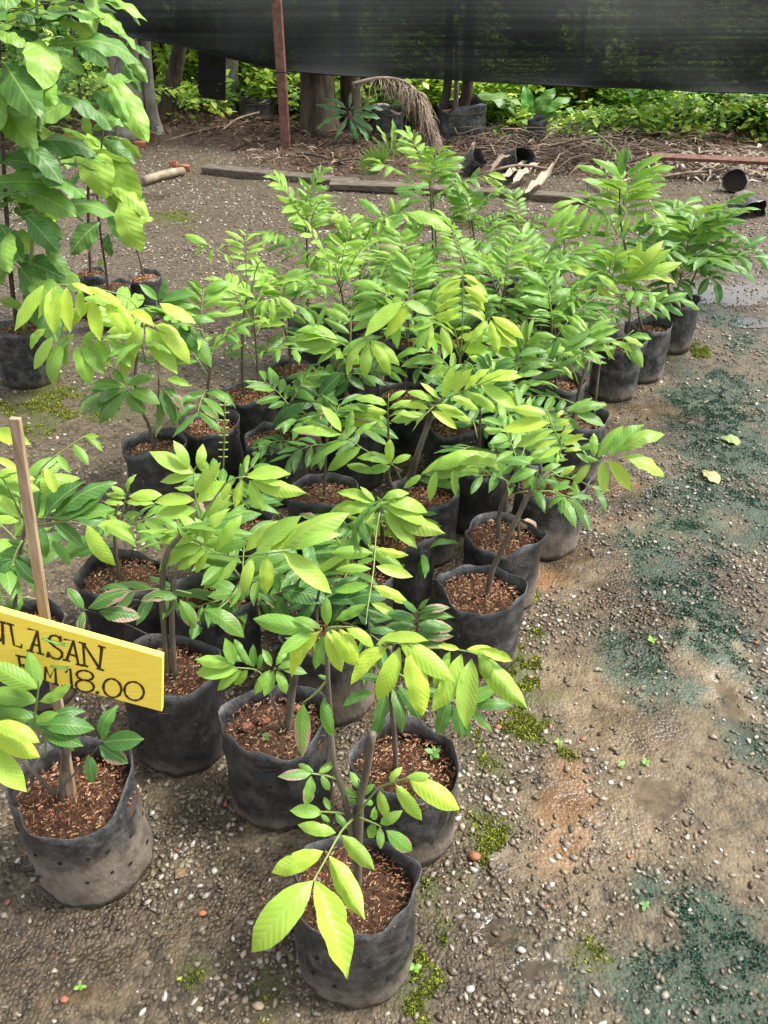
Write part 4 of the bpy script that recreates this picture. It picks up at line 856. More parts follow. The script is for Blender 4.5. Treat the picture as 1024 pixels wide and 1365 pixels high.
Q1.cloud(28, 0, 0, 0, 0, -.2, .2, .23, .5, ((50, -40), (44, 330)))
Q2 = Broad('tall broad-leaved sapling with straight green stem and large crinkled leaf, beside the net', (118, 362), .092, .24, (), .1, .5, .03, name='potted_sapling', cat='sapling', group=BG)
Q2.stem([(120, 366), (118, 300), (117, 200), (108, 130), (98, 60), (90, -20)], .011, .006, 'darkstem')
for a in [(72, -8, 82, 34, .85, .65, -.05), (108, 5, 127, 44, .6, .6, -.02), (104, 132, 48, 160, .8, .5, -.12), (100, 60, 144, 84, .6, .35, -.05), (150, 102, 197, 187, .38, .62, -.02), (145, 110, 175, 172, .3, .5, -.05), (118, 178, 138, 262, .58, .8, -.12),
          (155, 205, 184, 290, .48, .85, -.05), (125, 182, 180, 217, .42, .25, -.02), (122, 174, 168, 157, .38, .35, 0), (80, 75, 112, 100, .6, .5, -.03), (85, 100, 112, 112, .5, .3, 0), (100, 70, 60, 72, .5, .15, .05), (95, 40, 60, 15, .5, .2, 0), (105, 40, 143, 60, .5, .35, 0),
          (115, 150, 118, 185, .5, .6, 0), (110, 200, 112, 240, .35, .5, 0), (112, 230, 90, 250, .4, .3, .03), (90, 95, 76, 130, .5, .3, .1)]:
    Q2.lf(*a)
Q2.lf(128, 2, 196, 20, .32, .6, 0, 0)
Q2.lf(95, 168, 80, 216, .45, .5, -.06, .4, 1, (.30, .22, .05, 1))
Q2.cloud(22, 0, 0, 0, 0, -.2, .2, .21, .55, ((92, -30), (114, 200)))
Q3 = Broad('slim broad-leaved sapling with drooping blotched leaves low on its dark stem', (150, 380), .088, .23, (), .1, .5, .03, name='potted_sapling', cat='sapling', group=BG)
Q3.stem([(144, 384), (140, 350), (134, 310), (130, 260), (135, 200), (140, 150)], .009, .005, 'darkstem')
for a in [(132, 296, 92, 338, .62, .35, -.05, .5, .7), (143, 310, 146, 342, .55, .3, -.03), (142, 283, 180, 328, .45, .4, 0), (158, 268, 187, 334, .50, .82, -.05), (148, 250, 200, 285, .4, .8, .02), (136, 345, 132, 355, .7, .8, -.04), (140, 262, 172, 290, .5, .5, .05)]:
    Q3.lf(*a)
Q4 = Broad('short broad-leaved sapling in a folded bag, rightmost of the four saplings', (192, 368), .088, .23, [(1.6, -.03, .6)], .1, .5, .03, name='potted_sapling', cat='sapling', group=BG)
Q4.stem([(192, 372), (188, 352), (180, 325), (176, 300)], .008, .005, 'darkstem')
for a in [(176, 300, 190, 262, .45, .6, .05), (178, 305, 160, 272, .45, .6, .05), (176, 296, 205, 290, .42, .75, .02), (168, 70, 196, 108, .36, .5, .35), (163, 76, 186, 121, .32, .3, .35), (168, 62, 176, 52, .5, .3, .35), (178, 60, 200, 78, .4, .25, .35)]:
    Q4.lf(*a)
Q4.stem([(176, 300, 0), (160, 200, .2), (152, 100, .33), (168, 62, .35)], .005, .003, 'stem', False)

# ------------------------------------------------------------------ price sign on its stake
YB = B.Y + .0
def box_between(name, a, b, w, t, mat, parent, side=Vector((1, 0, 0)), taper=1.0, origin=None):
    a = Vector(a); b = Vector(b); d = (b-a).normalized(); s = (side - d*side.dot(d)).normalized(); n = d.cross(s)
    V = []
    for p, k in ((a, 1.0), (b, taper)):
        for i, j in ((-1, -1), (1, -1), (1, 1), (-1, 1)): V.append(p + s*(i*w*.5*k) + n*(j*t*.5*k))
    o0 = Vector(origin) if origin is not None else a
    bm = bmesh.new(); vs = [bm.verts.new(v-o0) for v in V]
    for f in ((0, 1, 2, 3), (7, 6, 5, 4), (0, 4, 5, 1), (1, 5, 6, 2), (2, 6, 7, 3), (3, 7, 4, 0)): bm.faces.new([vs[i] for i in f])
    bmesh.ops.recalc_face_normals(bm, faces=bm.faces); bmesh.ops.bevel(bm, geom=bm.edges[:], offset=min(w, t)*.08, segments=1, affect='EDGES')
    me = bpy.data.meshes.new(name); bm.to_mesh(me); bm.free(); me.materials.append(M[mat])
    return link(name, me, parent, o0)
YS = B.Y - .035                      # plane of the board
st_top = W(20, 557, YS+.10); st_bot = W(96, 1075, YS+.03); st_bot.z = B.zs-.03
sign = tag(empty('price_sign', st_bot), 'yellow hand-lettered wooden price board tied to a bare wood stake', 'sign')
box_between('stake', st_bot, st_top, .017, .011, 'stake', sign, taper=.9)
tr_, br_, tl_ = W(217, 876, YS), W(216, 949, YS), W(-125, 780, YS)
ex_ = (tl_-tr_).normalized(); ey_ = (br_-tr_); hb = ey_.length; ey_.normalize(); wb = (tl_-tr_).length
nb = Vector((0, -1, 0))
def bd(a, b, c): return tr_ + ex_*a + ey_*b - nb*c
cb = bd(wb/2, hb/2, 0)
bm = bmesh.new(); vs = [bm.verts.new(bd(a, b, c)-cb) for c in (.0, .012) for a, b in ((0, 0), (wb, 0), (wb, hb), (0, hb))]
for f in ((0, 1, 2, 3), (7, 6, 5, 4), (0, 4, 5, 1), (1, 5, 6, 2), (2, 6, 7, 3), (3, 7, 4, 0)): bm.faces.new([vs[i] for i in f])
bmesh.ops.recalc_face_normals(bm, faces=bm.faces); bmesh.ops.bevel(bm, geom=bm.edges[:], offset=.001, segments=1, affect='EDGES')
me = bpy.data.meshes.new('board'); bm.to_mesh(me); bm.free(); me.materials.append(M['board'])
board = link('board', me, sign, cb)
def ell(cx, cy, rx, ry, n=18, sl=.27): return [(cx+rx*math.cos(6.2832*i/n), cy+ry*math.sin(6.2832*i/n)+sl*.45*rx*math.cos(6.2832*i/n)) for i in range(n+1)]
def serif(x, y, w=4, sl=.27): return [(x-w, y-w*sl), (x+w, y+w*sl)]
LET = {
 'letter_p': [[(-44, 817), (-40, 845)], serif(-44, 817), serif(-40, 845), [(-44, 817), (-32, 819), (-28, 825), (-33, 831), (-42, 831)]],
 'letter_u': [[(-17, 824), (-15, 845), (-10, 853), (-3, 855), (2, 852), (4, 845), (3, 829)], serif(-17, 824), serif(3, 829), [(4, 845), (5, 858)]],
 'letter_l': [[(14, 832), (19, 860), (29, 863), (29, 859)], serif(14, 832)],
 'letter_a': [[(38, 838), (50, 841), (41, 868)], [(50, 841), (54, 871)], [(43, 858), (53, 861)], serif(41, 868), serif(54, 871)],
 'letter_s': [[(81, 853), (77, 848), (70, 847), (66, 851), (68, 857), (75, 863), (82, 868), (83, 874), (78, 878), (70, 876), (65, 871)], [(81, 848), (81, 854)], [(65, 869), (64, 875)]],
 'letter_a.001': [[(86, 852), (98, 854), (89, 880)], [(98, 854), (105, 886)], [(91, 871), (103, 875)], serif(89, 880), serif(106, 886)],
 'letter_n': [[(111, 857), (113, 887)], [(111, 857), (133, 891)], [(136, 862), (133, 892)], serif(110, 857), serif(113, 887), serif(136, 862), serif(134, 892)],
 'letter_r': [[(25, 874), (28, 894)], [(25, 874), (35, 876), (38, 881), (35, 886), (28, 886)], [(31, 886), (39, 897)], serif(25, 874, 3)],
 'letter_m': [[(61, 889), (60, 908)], [(61, 889), (67, 903), (74, 890), (75, 912)], serif(60, 908, 3), serif(75, 912, 3)],
 'digit_1': [[(88, 896), (94, 891), (96, 917)], serif(96, 917, 5)],
 'digit_8': [ell(113.5, 900, 11, 6.5), ell(113.5, 914, 12, 8)],
 'full_stop': [ell(130, 923, 1.2, 1.2, 8)],
 'digit_0': [ell(150, 917, 12, 12.5)],
 'digit_0.001': [ell(179, 921, 13, 12.5)],
}
def strokes(name, polys, w_px=3.1):
    """flat brushed strokes lying on the face of the board"""
    V = []; F = []
    for ph in polys:
        P = [W(x, y, YS) for x, y in ph]
        if len(P) > 2 and (P[0]-P[-1]).length > 1e-6: P = smooth_path(P, 3) if len(P) > 5 else P
        hw = .0016*w_px/2.3; n = len(P)
        for i, p in enumerate(P):
            t = (P[min(i+1, n-1)]-P[max(i-1, 0)]).normalized(); s_ = t.cross(nb).normalized()
            k = hw*(1+.25*math.sin(i*1.7+len(V)))
            e = (-t*hw*.6 if i == 0 else t*hw*.6 if i == n-1 else Vector())
            for z in (0, 1): pass
            V += [p+s_*k+e+nb*.0006, p-s_*k+e+nb*.0006]
        b = len(V)-2*n
        for i in range(n-1): F.append((b+2*i, b+2*i+1, b+2*i+3, b+2*i+2))
    # each stroke overlaps the next by a hair of paint thickness
    V2 = [v + nb*(.00002*(i//2)) for i, v in enumerate(V)]
    c = sum(V2, Vector())/len(V2)
    me = mesh_py(name, [v-c for v in V2], F, M['black_ink']); return link(name.split('.')[0], me, board, c)
for nm, ph in LET.items(): strokes(nm, ph)
for (a, b) in (((57, 851), (87, 860)), ((68, 888), (90, 891))):
    p0, p1 = W(a[0], a[1], YS-.002), W(b[0], b[1], YS-.002)
    tube_obj('wire_tie', [p0+Vector((0, .006, 0)), p0, p0.lerp(p1, .5)+Vector((0, -.004, .002)), p1, p1+Vector((0, .006, 0)), p1+Vector((.003, -.006, .004))], .0016, M['tie'], sign, 6)

# ------------------------------------------------------------------ background: post, net, trunks, litter bank, hedge
def foliage(name, seed, n, rad, leaf, pal, shell=.55, mat='foliage', wr=.45, cz=0, flat=.4):
    g = np.random.default_rng(seed)
    d = g.normal(size=(n, 3)); d /= np.linalg.norm(d, axis=1)[:, None]
    # lumpy crown: pull the points towards a dozen clumps
    cl = g.normal(size=(14, 3)); cl /= np.linalg.norm(cl, axis=1)[:, None]; cl *= .72
    k = g.integers(0, 14, n); R = (g.random(n)**(1/3))[:, None]
    P = np.where((g.random(n) < shell)[:, None], cl[k] + d*R*.36, d*R*.92)*np.array(rad)
    az = g.random(n)*6.283; e = g.normal(size=n)*.45-.25
    ax = np.stack([np.cos(az)*np.cos(e), np.sin(az)*np.cos(e), np.sin(e)], 1)
    up = np.stack([g.normal(size=n)*flat, g.normal(size=n)*flat-.15, np.ones(n)], 1)
    nx = np.cross(ax, up); nx /= np.linalg.norm(nx, axis=1)[:, None]; nz = np.cross(nx, ax)
    L = leaf*g.uniform(.6, 1.3, n)[:, None]
    V = np.stack([P, P+ax*L*.45+nx*L*wr*.5+nz*L*.06, P+ax*L, P+ax*L*.45-nx*L*wr*.5+nz*L*.06], 1).reshape(-1, 3)+np.array([0, 0, cz])
    F = np.arange(n*4).reshape(n, 4)
    pal = np.array(pal); c = pal[g.integers(0, len(pal), n)]*g.uniform(.7, 1.3, n)[:, None]
    C = np.repeat(np.concatenate([c, np.ones((n, 1))], 1), 4, 0)
    return mesh_np(name, V, F, M[mat], False, {'tint': ('POINT', 'FLOAT_COLOR', C)})
LIME = [(.46, .62, .08), (.56, .70, .12), (.36, .54, .07), (.22, .40, .05)]
MIDG = [(.10, .24, .03), (.15, .32, .04), (.20, .38, .05), (.07, .17, .03)]
DEEP = [(.03, .10, .02), (.05, .14, .02), (.02, .07, .02)]

PB = G(382, 203); Y0 = PB.y
o = box_between('steel_post', Vector((PB.x, Y0, -.05)), Vector((W(366, -40, Y0).x, Y0, 1.70)), .095, .095, 'rust', None); tag(o, 'rusty brown steel post standing in front of the black net', 'post')
o = tube_obj('tie_wire', [W(366, 97, Y0-.06), W(374, 96, Y0-.065), W(385, 97, Y0-.06)], .006, M['hole'], o, 5)

# shade net
def build_net():
    bot = [(-260, -60), (-60, 2), (129, 41), (246, 63), (370, 93), (512, 103), (760, 114), (1024, 125), (1260, 136)]
    yn = Y0+.11; B0 = [W(x, y, yn) for x, y in bot]
    xs = np.linspace(B0[0].x, B0[-1].x, 150); zb = np.interp(xs, [p.x for p in B0], [p.z for p in B0])
    zt = 1.43; rows = 26; V = []; F = []
    for j in range(rows+1):
        f = j/rows
        for i, x in enumerate(xs):
            z = zb[i]+(zt-zb[i])*f
            y = yn + .05*math.sin(x*1.9+f*2) + .03*math.sin(x*5.3-f*5) + .018*math.sin(z*9+x*.5) + .25*f*f + .05*math.exp(-f*20)*math.sin(x*3)
            V.append((x, y, z))
    n = len(xs)
    for j in range(rows):
        for i in range(n-1): a = j*n+i; F.append((a, a+1, a+n+1, a+n))
    root = tag(empty('shade_net', (0, yn, zb.mean())), 'black shade net hung across the back of the yard', 'net')
    o = link('net_sheet', mesh_py('net_sheet', [Vector(v)-Vector((0, yn, 0)) for v in V], F, M['net'], True), root, (0, yn, 0))
    hem = [Vector(V[i]) for i in range(0, n, 2)]; tube_obj('hem', hem, .009, M['hole'], root, 5)
    top = [Vector(V[rows*n+i]) for i in range(0, n, 6)]; tube_obj('top_wire', top, .006, M['rust'], root, 5)
build_net()

CROWNS = [foliage('crown', 300+i, 300, (1.2, 1.1, .8), .20, DEEP+MIDG) for i in range(3)]
BIGY = Y0+.62
def tree(label, base, path, wpx, mat, crown=True, root=True, group='tree trunks behind the net', hgt=6.2, dy=0, Yfix=None):
    b = G(*base); Y = Yfix or b.y+dy; b.x = W(base[0], base[1], Y).x; zb = gz(b.x, Y)-.05
    r0 = wpx*mpp(base[0], base[1], Y)*.5
    t = tag(empty('tree', (b.x, Y, zb)), label, 'tree', group)
    P = [Vector((b.x, Y, zb))]+[W(x, y, Y) for x, y in path]
    last = P[-1]; dr = (P[-1]-P[-2]).normalized()
    while P[-1].z < hgt: P.append(P[-1] + (dr*.6+Vector((0, 0, .4)))*.6)
    P = smooth_path(P, 3); n = len(P)
    R = [r0*(1.0+.55*math.exp(-i/1.6)*(1 if root else 0))*(1-.45*i/n) for i in range(n)]
    tube_obj('trunk', P, R, M[mat], t, 12)
    top = P[-1]
    if crown:
        q = random.Random(int(base[0]))
        for k in range(4):
            a = k*1.6+q.random(); e = top+Vector((math.cos(a)*.9, math.sin(a)*.9, q.uniform(.3, 1.0)))
            tube_obj('limb', [top-Vector((0, 0, .3+.2*k)), top.lerp(e, .5)+Vector((0, 0, .1)), e], [r0*.4, r0*.28, r0*.12], M[mat], t, 6)
        c = link('crown', CROWNS[q.randrange(3)], t, top+Vector((0, 0, .55))); c.rotation_euler = (0, 0, q.random()*6)
    return t
tree('stout grey mossy trunk partly hidden by the broad-leaved sapling', (172, 190), [(170, 130), (166, 60), (162, 0)], 44, 'bark_grey')
tree('slender grey trunk with spreading foot beside the stout grey trunk', (213, 190), [(203, 150), (196, 90), (190, 0)], 15, 'bark_grey')
tree('leaning brown trunk, right of the slender grey one', (218, 176), [(226, 130), (238, 70), (246, 0)], 20, 'bark_dark')
tree('thin dark trunk behind the leaning brown one', (204, 160), [(205, 110), (210, 60), (214, 0)], 13, 'bark_dark', crown=False, dy=.6)
tree('mottled trunk beside the hanging black sheet', (300, 168), [(302, 120), (306, 60), (308, 0)], 26, 'bark_grey', dy=.2)
tree('dark trunk growing out of a slumped black bag', (343, 160), [(345, 120), (344, 60), (344, 0)], 15, 'bark_dark')
tree('thick straight brown trunk just right of the steel post', (428, 190), [(424, 130), (420, 60), (418, 0)], 44, 'bark_dark', dy=.1)
tree('dark brown trunk behind the grey green strap-leaved plant', (472, 190), [(468, 140), (465, 60), (464, 0)], 26, 'bark_dark', dy=.2)
tree('slim curved trunk, left one of the pair in the big black bag', (600, 172), [(592, 145), (597, 110), (600, 0)], 12, 'bark_dark', root=False, dy=.0, Yfix=BIGY)
tree('straighter trunk, right one of the pair in the big black bag', (622, 172), [(618, 145), (624, 110), (628, 0)], 16, 'bark_dark', root=False, dy=.0, Yfix=BIGY)
tree('grey trunk deep in the hedge at the right', (868, 175), [(868, 130), (866, 60), (866, 0)], 26, 'bark_grey', dy=1.0)
tree('dark trunk seen faintly through the net at the right', (740, 175), [(742, 100), (744, 0)], 18, 'bark_dark', dy=1.6)
tree('dark trunk at the far right behind the net', (1000, 180), [(998, 100), (996, 0)], 20, 'bark_dark', dy=1.5)

def standing_bag(label, base, wpx, hpx, seed, dips=(), tilt=None, mud=.4, dust=.6, cat='bag', group='old black bags on the litter bank'):
    b = G(*base); k = mpp(base[0], base[1], b.y); r = wpx*k*.5; h = hpx*k
    me = bag_mesh(r, h, dips, seed); zb = gz(b.x, b.y)-.01
    root = tag(empty('old_bag', (b.x, b.y+r, zb)), label, cat, group)
    o = link('bag', me, root, (b.x, b.y+r, zb), (mud, dust, 0, 1))
    if tilt:
        o.rotation_euler = tilt; o.location.z += r*.75
    else:
        s = link('soil', SOILS[seed % 4], root, (b.x, b.y+r, zb+h*.78)); s.scale = (r*.97, r*.97, 1)
    return root
standing_bag('big black bag holding two slim trunks, on the litter bank', (616, 199), 66, 46, 501, [(1.0, -.05, .5), (-2.4, .05, .5)], mud=.3)
standing_bag('black bag half hidden behind the dry palm frond', (517, 196), 42, 40, 502, [(-.8, .06, .5)])
standing_bag('slumped blue black bag at the foot of a dark trunk, left of the post', (343, 175), 50, 28, 503, [(.2, -.16, .35), (-1.6, .02, .5)])
standing_bag('small upright black bag behind the dry palm litter', (715, 200), 26, 30, 504, [(1.2, -.05, .6)])
standing_bag('grey black bag lying among pale dry leaf sheaths', (672, 238), 34, 44, 505, tilt=(1.2, .2, .5), mud=.6)
standing_bag('overturned black bag at the right edge by the puddle', (990, 285), 38, 36, 506, tilt=(1.75, .1, .25), dust=.9)
standing_bag('crushed bag behind the overturned one at the right edge', (985, 258), 32, 22, 507, tilt=(1.3, .3, -.6), dust=.9)
standing_bag('flattened blue grey bag scrap in front of the big bag', (622, 236), 28, 26, 508, tilt=(.9, .4, .6), dust=1)
# hanging black sheet and grey stake
o = box_between('black_sheet', W(283, 132, Y0+1.0), W(283, 70, Y0+1.0), .30, .04, 'hole', None); tag(o, 'black plastic sheet hanging beside the mottled trunk', 'sheet')
o = tube_obj('stake', [W(606, 170, BIGY-.1), W(609, 105, BIGY-.1), W(611, 40, BIGY-.1)], .028, M['bark_grey'], None, 7); tag(o, 'straight grey stake between the pair of trunks in the big bag', 'stake')
o = tube_obj('stake', [W(775, 170, Y0+1.2), W(777, 110, Y0+1.2), W(780, 0, Y0+1.2)], .035, M['rust'], None, 7); tag(o, 'reddish stake rising out of the hedge below the net', 'stake')

# timber lying along the edge of the yard
def lying(name, label, a, b, w, t, mat, cat, ha=.03, hb=.03, group=None, round_=False):
    p = G(a[0], a[1], ha); q = G(b[0], b[1], hb)
    if round_: o = tube_obj(name, smooth_path([p, p.lerp(q, .5)+Vector((0, 0, .01)), q], 4), w*.5, M[mat], None, 10)
    else: o = box_between(name, p, q, w, t, mat, None, side=Vector((0, 1, .2)))
    return tag(o, label, cat, group)
lying('timber_beam', 'long weathered grey timber lying along the back of the yard', (272, 226), (478, 246), .09, .08, 'plank', 'timber')
lying('timber_beam', 'flat weathered plank behind the tallest back seedling', (440, 246), (560, 250), .10, .05, 'plank', 'timber', .05, .05)
lying('timber_beam', 'grey plank running right from the back row under pale sheaths', (556, 252), (800, 266), .09, .06, 'plank', 'timber')
lying('timber_beam', 'reddish brown board lying on the litter at the right edge', (868, 208), (1040, 216), .10, .03, 'rust', 'timber', .18, .16)
lying('pipe', 'short tan pipe lying on the gravel left of the timber', (192, 241), (244, 228), .075, .08, 'bamboo', 'pipe', .04, .04, round_=True)
lying('pipe', 'thin pale pipe disappearing behind the saplings at the left', (70, 272), (150, 250), .04, .05, 'bamboo', 'pipe', .03, .03, round_=True)
for (x, y, s, lab) in ((233, 222, .06, 'broken brick piece beside the tan pipe'), (246, 229, .07, 'pale brick piece at the end of the tan pipe'), (190, 203, .08, 'reddish brick piece at the foot of the grey trunk')):
    p = G(x, y, .0); bm = bmesh.new(); bmesh.ops.create_cube(bm, size=s)
    for v in bm.verts: v.co += Vector((rnd.uniform(-1, 1), rnd.uniform(-1, 1), rnd.uniform(-1, 1)))*s*.2; v.co.x *= 1.4
    bmesh.ops.bevel(bm, geom=bm.edges[:], offset=s*.08, segments=1, affect='EDGES')
    me = bpy.data.meshes.new('brick_piece'); bm.to_mesh(me); bm.free(); me.materials.append(M['brick_bit'])
    tag(link('brick_piece', me, None, (p.x, p.y, gz(p.x, p.y)+s*.4)), lab, 'brick', 'brick pieces by the pipe')

# litter: dry strips and twigs, uncountable
def litter(seed, n, xr, yr, h, lmin, lmax, w, pal, name, label, keep=None, curl=.25):
    g = np.random.default_rng(seed); X = g.uniform(*xr, n); Y = g.uniform(*yr, n)
    if keep is not None:
        k = keep(X, Y) > g.random(n); X, Y = X[k], Y[k]; n = len(X)
    Z = samp(GZ, X, Y)+g.random(n)**2*h+.004; az = g.normal(size=n)*.9+np.where(g.random(n) < .5, 0, 1.57); L = g.uniform(lmin, lmax, n); w = w*g.uniform(.4, 1.4, n)
    d = np.stack([np.cos(az), np.sin(az), g.normal(size=n)*.12], 1); s = np.stack([-np.sin(az), np.cos(az), g.normal(size=n)*.5], 1)
    c = np.stack([X, Y, Z], 1); up = np.stack([np.zeros(n), np.zeros(n), L*curl*g.random(n)], 1)
    a = c-d*(L/2)[:, None]; e = c+d*(L/2)[:, None]; m = c+up; sw = s*w[:, None]
    V = np.stack([a-sw*.3, a+sw*.3, m+sw, e+sw*.15, e-sw*.15, m-sw], 1).reshape(-1, 3)
    b = np.arange(n)*6; F = np.concatenate([np.stack([b, b+1, b+2, b+5], 1), np.stack([b+5, b+2, b+3, b+4], 1)])
    pal = np.array(pal); C = np.repeat(np.concatenate([pal[g.integers(0, len(pal), n)]*g.uniform(.6, 1.3, n)[:, None], np.ones((n, 1))], 1), 6, 0)
    o = link(name, mesh_np(name, V, F, M['litter'], False, {'tint': ('POINT', 'FLOAT_COLOR', C)})); tag(o, label, 'litter', None, 'stuff')
BR = [(.09, .055, .032), (.14, .09, .058), (.06, .036, .022), (.22, .16, .11), (.11, .06, .035), (.05, .03, .02)]
litter(1, 16000, (-4.5, 5.5), (7.5, 11.5), .08, .03, .20, .007, BR, 'leaf_litter', 'brown leaf litter and twigs over the bank below the net', lambda X, Y: np.clip((Y-7.5-.3*np.sin(X*2)-np.clip((-X-.7)*1.2, 0, 1.1))/.9, 0, 1))
litter(2, 3800, (.7, 3.9), (7.7, 9.9), .2, .15, .6, .006, [(.11, .08, .055), (.17, .13, .095), (.07, .048, .032)], 'palm_litter', 'heap of dry brown palm fronds on the bank right of the big bag', lambda X, Y: np.clip(1.15-((X-1.9)/1.5)**2-((Y-8.6)/.8)**2, 0, 1), .12)
litter(3, 2600, (2.2, 5.2), (7.3, 9.3), .08, .05, .28, .011, [(.26, .21, .155), (.17, .12, .085), (.34, .29, .225)], 'dry_litter', 'scattered pale dry leaves on the ground at the right', lambda X, Y: np.clip(1.1-((X-3.3)/1.4)**2-((Y-8.2)/.8)**2, 0, 1))
# pale curled sheaths one can pick out
LABS = ['pale curled sheath, topmost of the pale bunch on the litter', 'pale curled sheath in the middle of the pale bunch', 'pale curled sheath reaching lowest from the pale bunch', 'pale curled sheath lying across the top left of the bunch', 'brown sheath at the left of the pale bunch', 'brown sheath right of the tall upright leaflets', 'pale sheath up by the small upright bag', 'pale sheath flat on the ground right of the tall seedling', 'brown sheath farthest to the right on the bank', 'brown sheath between the bunch and the tall seedling']
for i, (a, b, c_) in enumerate([((722, 214), (684, 246), 0), ((705, 212), (668, 240), 0), ((738, 218), (700, 256), 0), ((662, 210), (700, 222), 0), ((690, 214), (652, 236), 1), ((800, 215), (835, 246), 1), ((740, 165), (705, 190), 0), ((850, 240), (815, 252), 0), ((905, 228), (870, 236), 1), ((770, 226), (800, 240), 1)]):
    p = G(*a, .16); q = G(*b, .12)
    o = bpy.data.objects.new('dry_sheath', leaf_mesh('dry_sheath', PROFB, rnd.uniform(-.15, .2), .5, rnd.uniform(-2.2, 2.2), .05, 12, 4, 60+i, M['dry_pale' if c_ == 0 else 'dry'])); COL.objects.link(o)
    y = q-p; L = y.length; y /= L; x = y.cross(Vector((0, -.3, 1))).normalized(); n = x.cross(y)
    o.matrix_basis = Matrix(((x.x*L*.09, y.x*L, n.x*L*.6, p.x), (x.y*L*.09, y.y*L, n.y*L*.6, p.y), (x.z*L*.09, y.z*L, n.z*L*.6, p.z), (0, 0, 0, 1)))
    tag(o, LABS[i], 'dry leaf', 'pale dry sheaths on the litter bank')
# hanging dead palm frond
fr = tag(empty('dead_palm_frond', W(500, 108, Y0-.05)), 'dead grey brown palm frond drooping in front of the trunks below the net', 'palm frond')
arc = smooth_path([W(470, 112, Y0-.05), W(510, 104, Y0-.1), (W(545, 112, Y0-.15)), W(566, 140, Y0-.2), W(576, 185, Y0-.25)], 5)
tube_obj('midrib', arc, [.02-.014*i/(len(arc)-1) for i in range(len(arc))], M['dry'], fr, 5)
q = random.Random(5); V = []; F = []
for k in range(420):
    f = q.random()**.45; i = min(len(arc)-2, int(f*(len(arc)-1))); p = arc[i].lerp(arc[i+1], q.random()); L = q.uniform(.08, .5)*(.25+.75*f)
    s = Vector((q.uniform(-.09, .09), q.uniform(-.09, .09), 0)); d = Vector((q.uniform(-.1, .22), q.uniform(-.2, .1), -1)).normalized(); w = Vector((.004, .003, 0))
    b = len(V); m = p+s+d*L*.35; e = p+s*1.3+d*L+Vector((q.uniform(-.03, .05), 0, 0)); V += [p-w*.5, p+w*.5, m+w, m-w, e+w*.2, e-w*.2]; F += [(b, b+1, b+2, b+3), (b+3, b+2, b+4, b+5)]
c0 = arc[0]; o = link('dry_strips', mesh_py('dry_strips', [v-c0 for v in V], F, M['dry']), fr, c0); o['kind'] = 'stuff'

# strap-leaved plants under the net
class Wild:
    def __init__(s, name, label, base, cat='plant', group=None):
        b = G(*base); s.Y = b.y; s.root = tag(empty(name, (b.x, b.y, gz(b.x, b.y))), label, cat, group); s.r = random.Random(int(base[0]*3)); s.b = Vector((b.x, b.y, gz(b.x, b.y)))
    def lf(s, bx, by, tx, ty, wr, col, d=0, c=.4):
        k = mpp(bx, by, s.Y+d); p0 = W(bx, by, s.Y+d); p1 = W(tx, ty, s.Y+d-c*(ty-by)*k)
        put_leaf('leaf', BROADS[s.r.randrange(4)], s.root, p0, p1, UPH+Vector((s.r.uniform(-.4, .4), 0, 0)), wr, col, s.r.uniform(-.3, .3))
wp = Wild('strap_leaved_plant', 'grey green plant with long strap leaves in front of the dark trunk', (474, 200))
tube_obj('stem', [wp.b, W(470, 170, wp.Y), W(466, 148, wp.Y)], .02, M['darkstem'], wp.root, 6)
GG = (.10, .19, .075, 1)
for a in [(462, 150, 422, 137), (460, 155, 420, 168), (463, 146, 432, 128), (470, 150, 512, 142), (468, 146, 500, 128), (468, 155, 498, 172), (464, 156, 446, 185), (466, 158, 478, 190), (462, 152, 440, 150), (470, 153, 508, 158), (466, 144, 468, 122), (472, 160, 492, 190)]:
    wp.lf(*a, .26, tuple(v*wp.r.uniform(.75, 1.25) for v in GG[:3])+(1,))
wp2 = Wild('strap_leaved_plant', 'low plant with upright yellow green blades beside the strap-leaved one', (524, 222))
for a in [(518, 205, 505, 165), (522, 205, 524, 158), (526, 208, 552, 190), (520, 210, 500, 200), (516, 208, 498, 180), (524, 210, 540, 178), (526, 214, 556, 204), (518, 212, 496, 214)]:
    wp2.lf(*a, .2, tuple(v*wp2.r.uniform(.75, 1.25) for v in (.16, .25, .05))+(1,), 0, .2)
fp = Wild('fan_palm_seedling', 'small fan palm seedling with a pleated round leaf on the litter bank', (508, 232))
c0 = W(508, 222, fp.Y)
for k in range(17):
    a = -2.6+k*.31*.62; L = .24
    put_leaf('leaf_segment', LEAVES[2], fp.root, c0, c0+Vector((math.sin(a)*L, -.03, math.cos(a)*L*.75+.03)), Vector((0, -1, .4)), .12, (.16, .30, .06, 1))
tube_obj('leaf_stalk', [fp.b, c0], .006, M['greenstem'], fp.root, 5)

# hedge and undergrowth behind the bank
BUSH = [foliage('foliage', 700+i, 1900, (.85, .55, .75), .125, LIME, wr=.65) for i in range(3)] + [foliage('foliage', 710+i, 1300, (.8, .6, .8), .10, MIDG, wr=.55) for i in range(3)]
def bush(label, px, Y, z, kind, sx=1, sz=1, group='bushes behind the litter bank'):
    if Y < Y0+2.1: z *= .66; sz *= .66
    x = W(px, 150, Y).x; zg = gz(x, Y); r = tag(empty('bush', (x, Y, zg)), label, 'bush', group); q = random.Random(px)
    c = link('foliage', BUSH[kind], r, (x, Y, zg+z)); c.scale = (sx, 1, sz); c.rotation_euler = (0, 0, q.random()*6.28)
    for k in range(4):
        a = q.random()*6.28; tube_obj('branch', [Vector((x, Y, zg-.03)), Vector((x+math.cos(a)*.15, Y+math.sin(a)*.15, zg+z*.5)), Vector((x+math.cos(a)*.4*sx, Y+math.sin(a)*.35, zg+z*1.1))], [.018, .013, .006], M['darkstem'], r, 5)
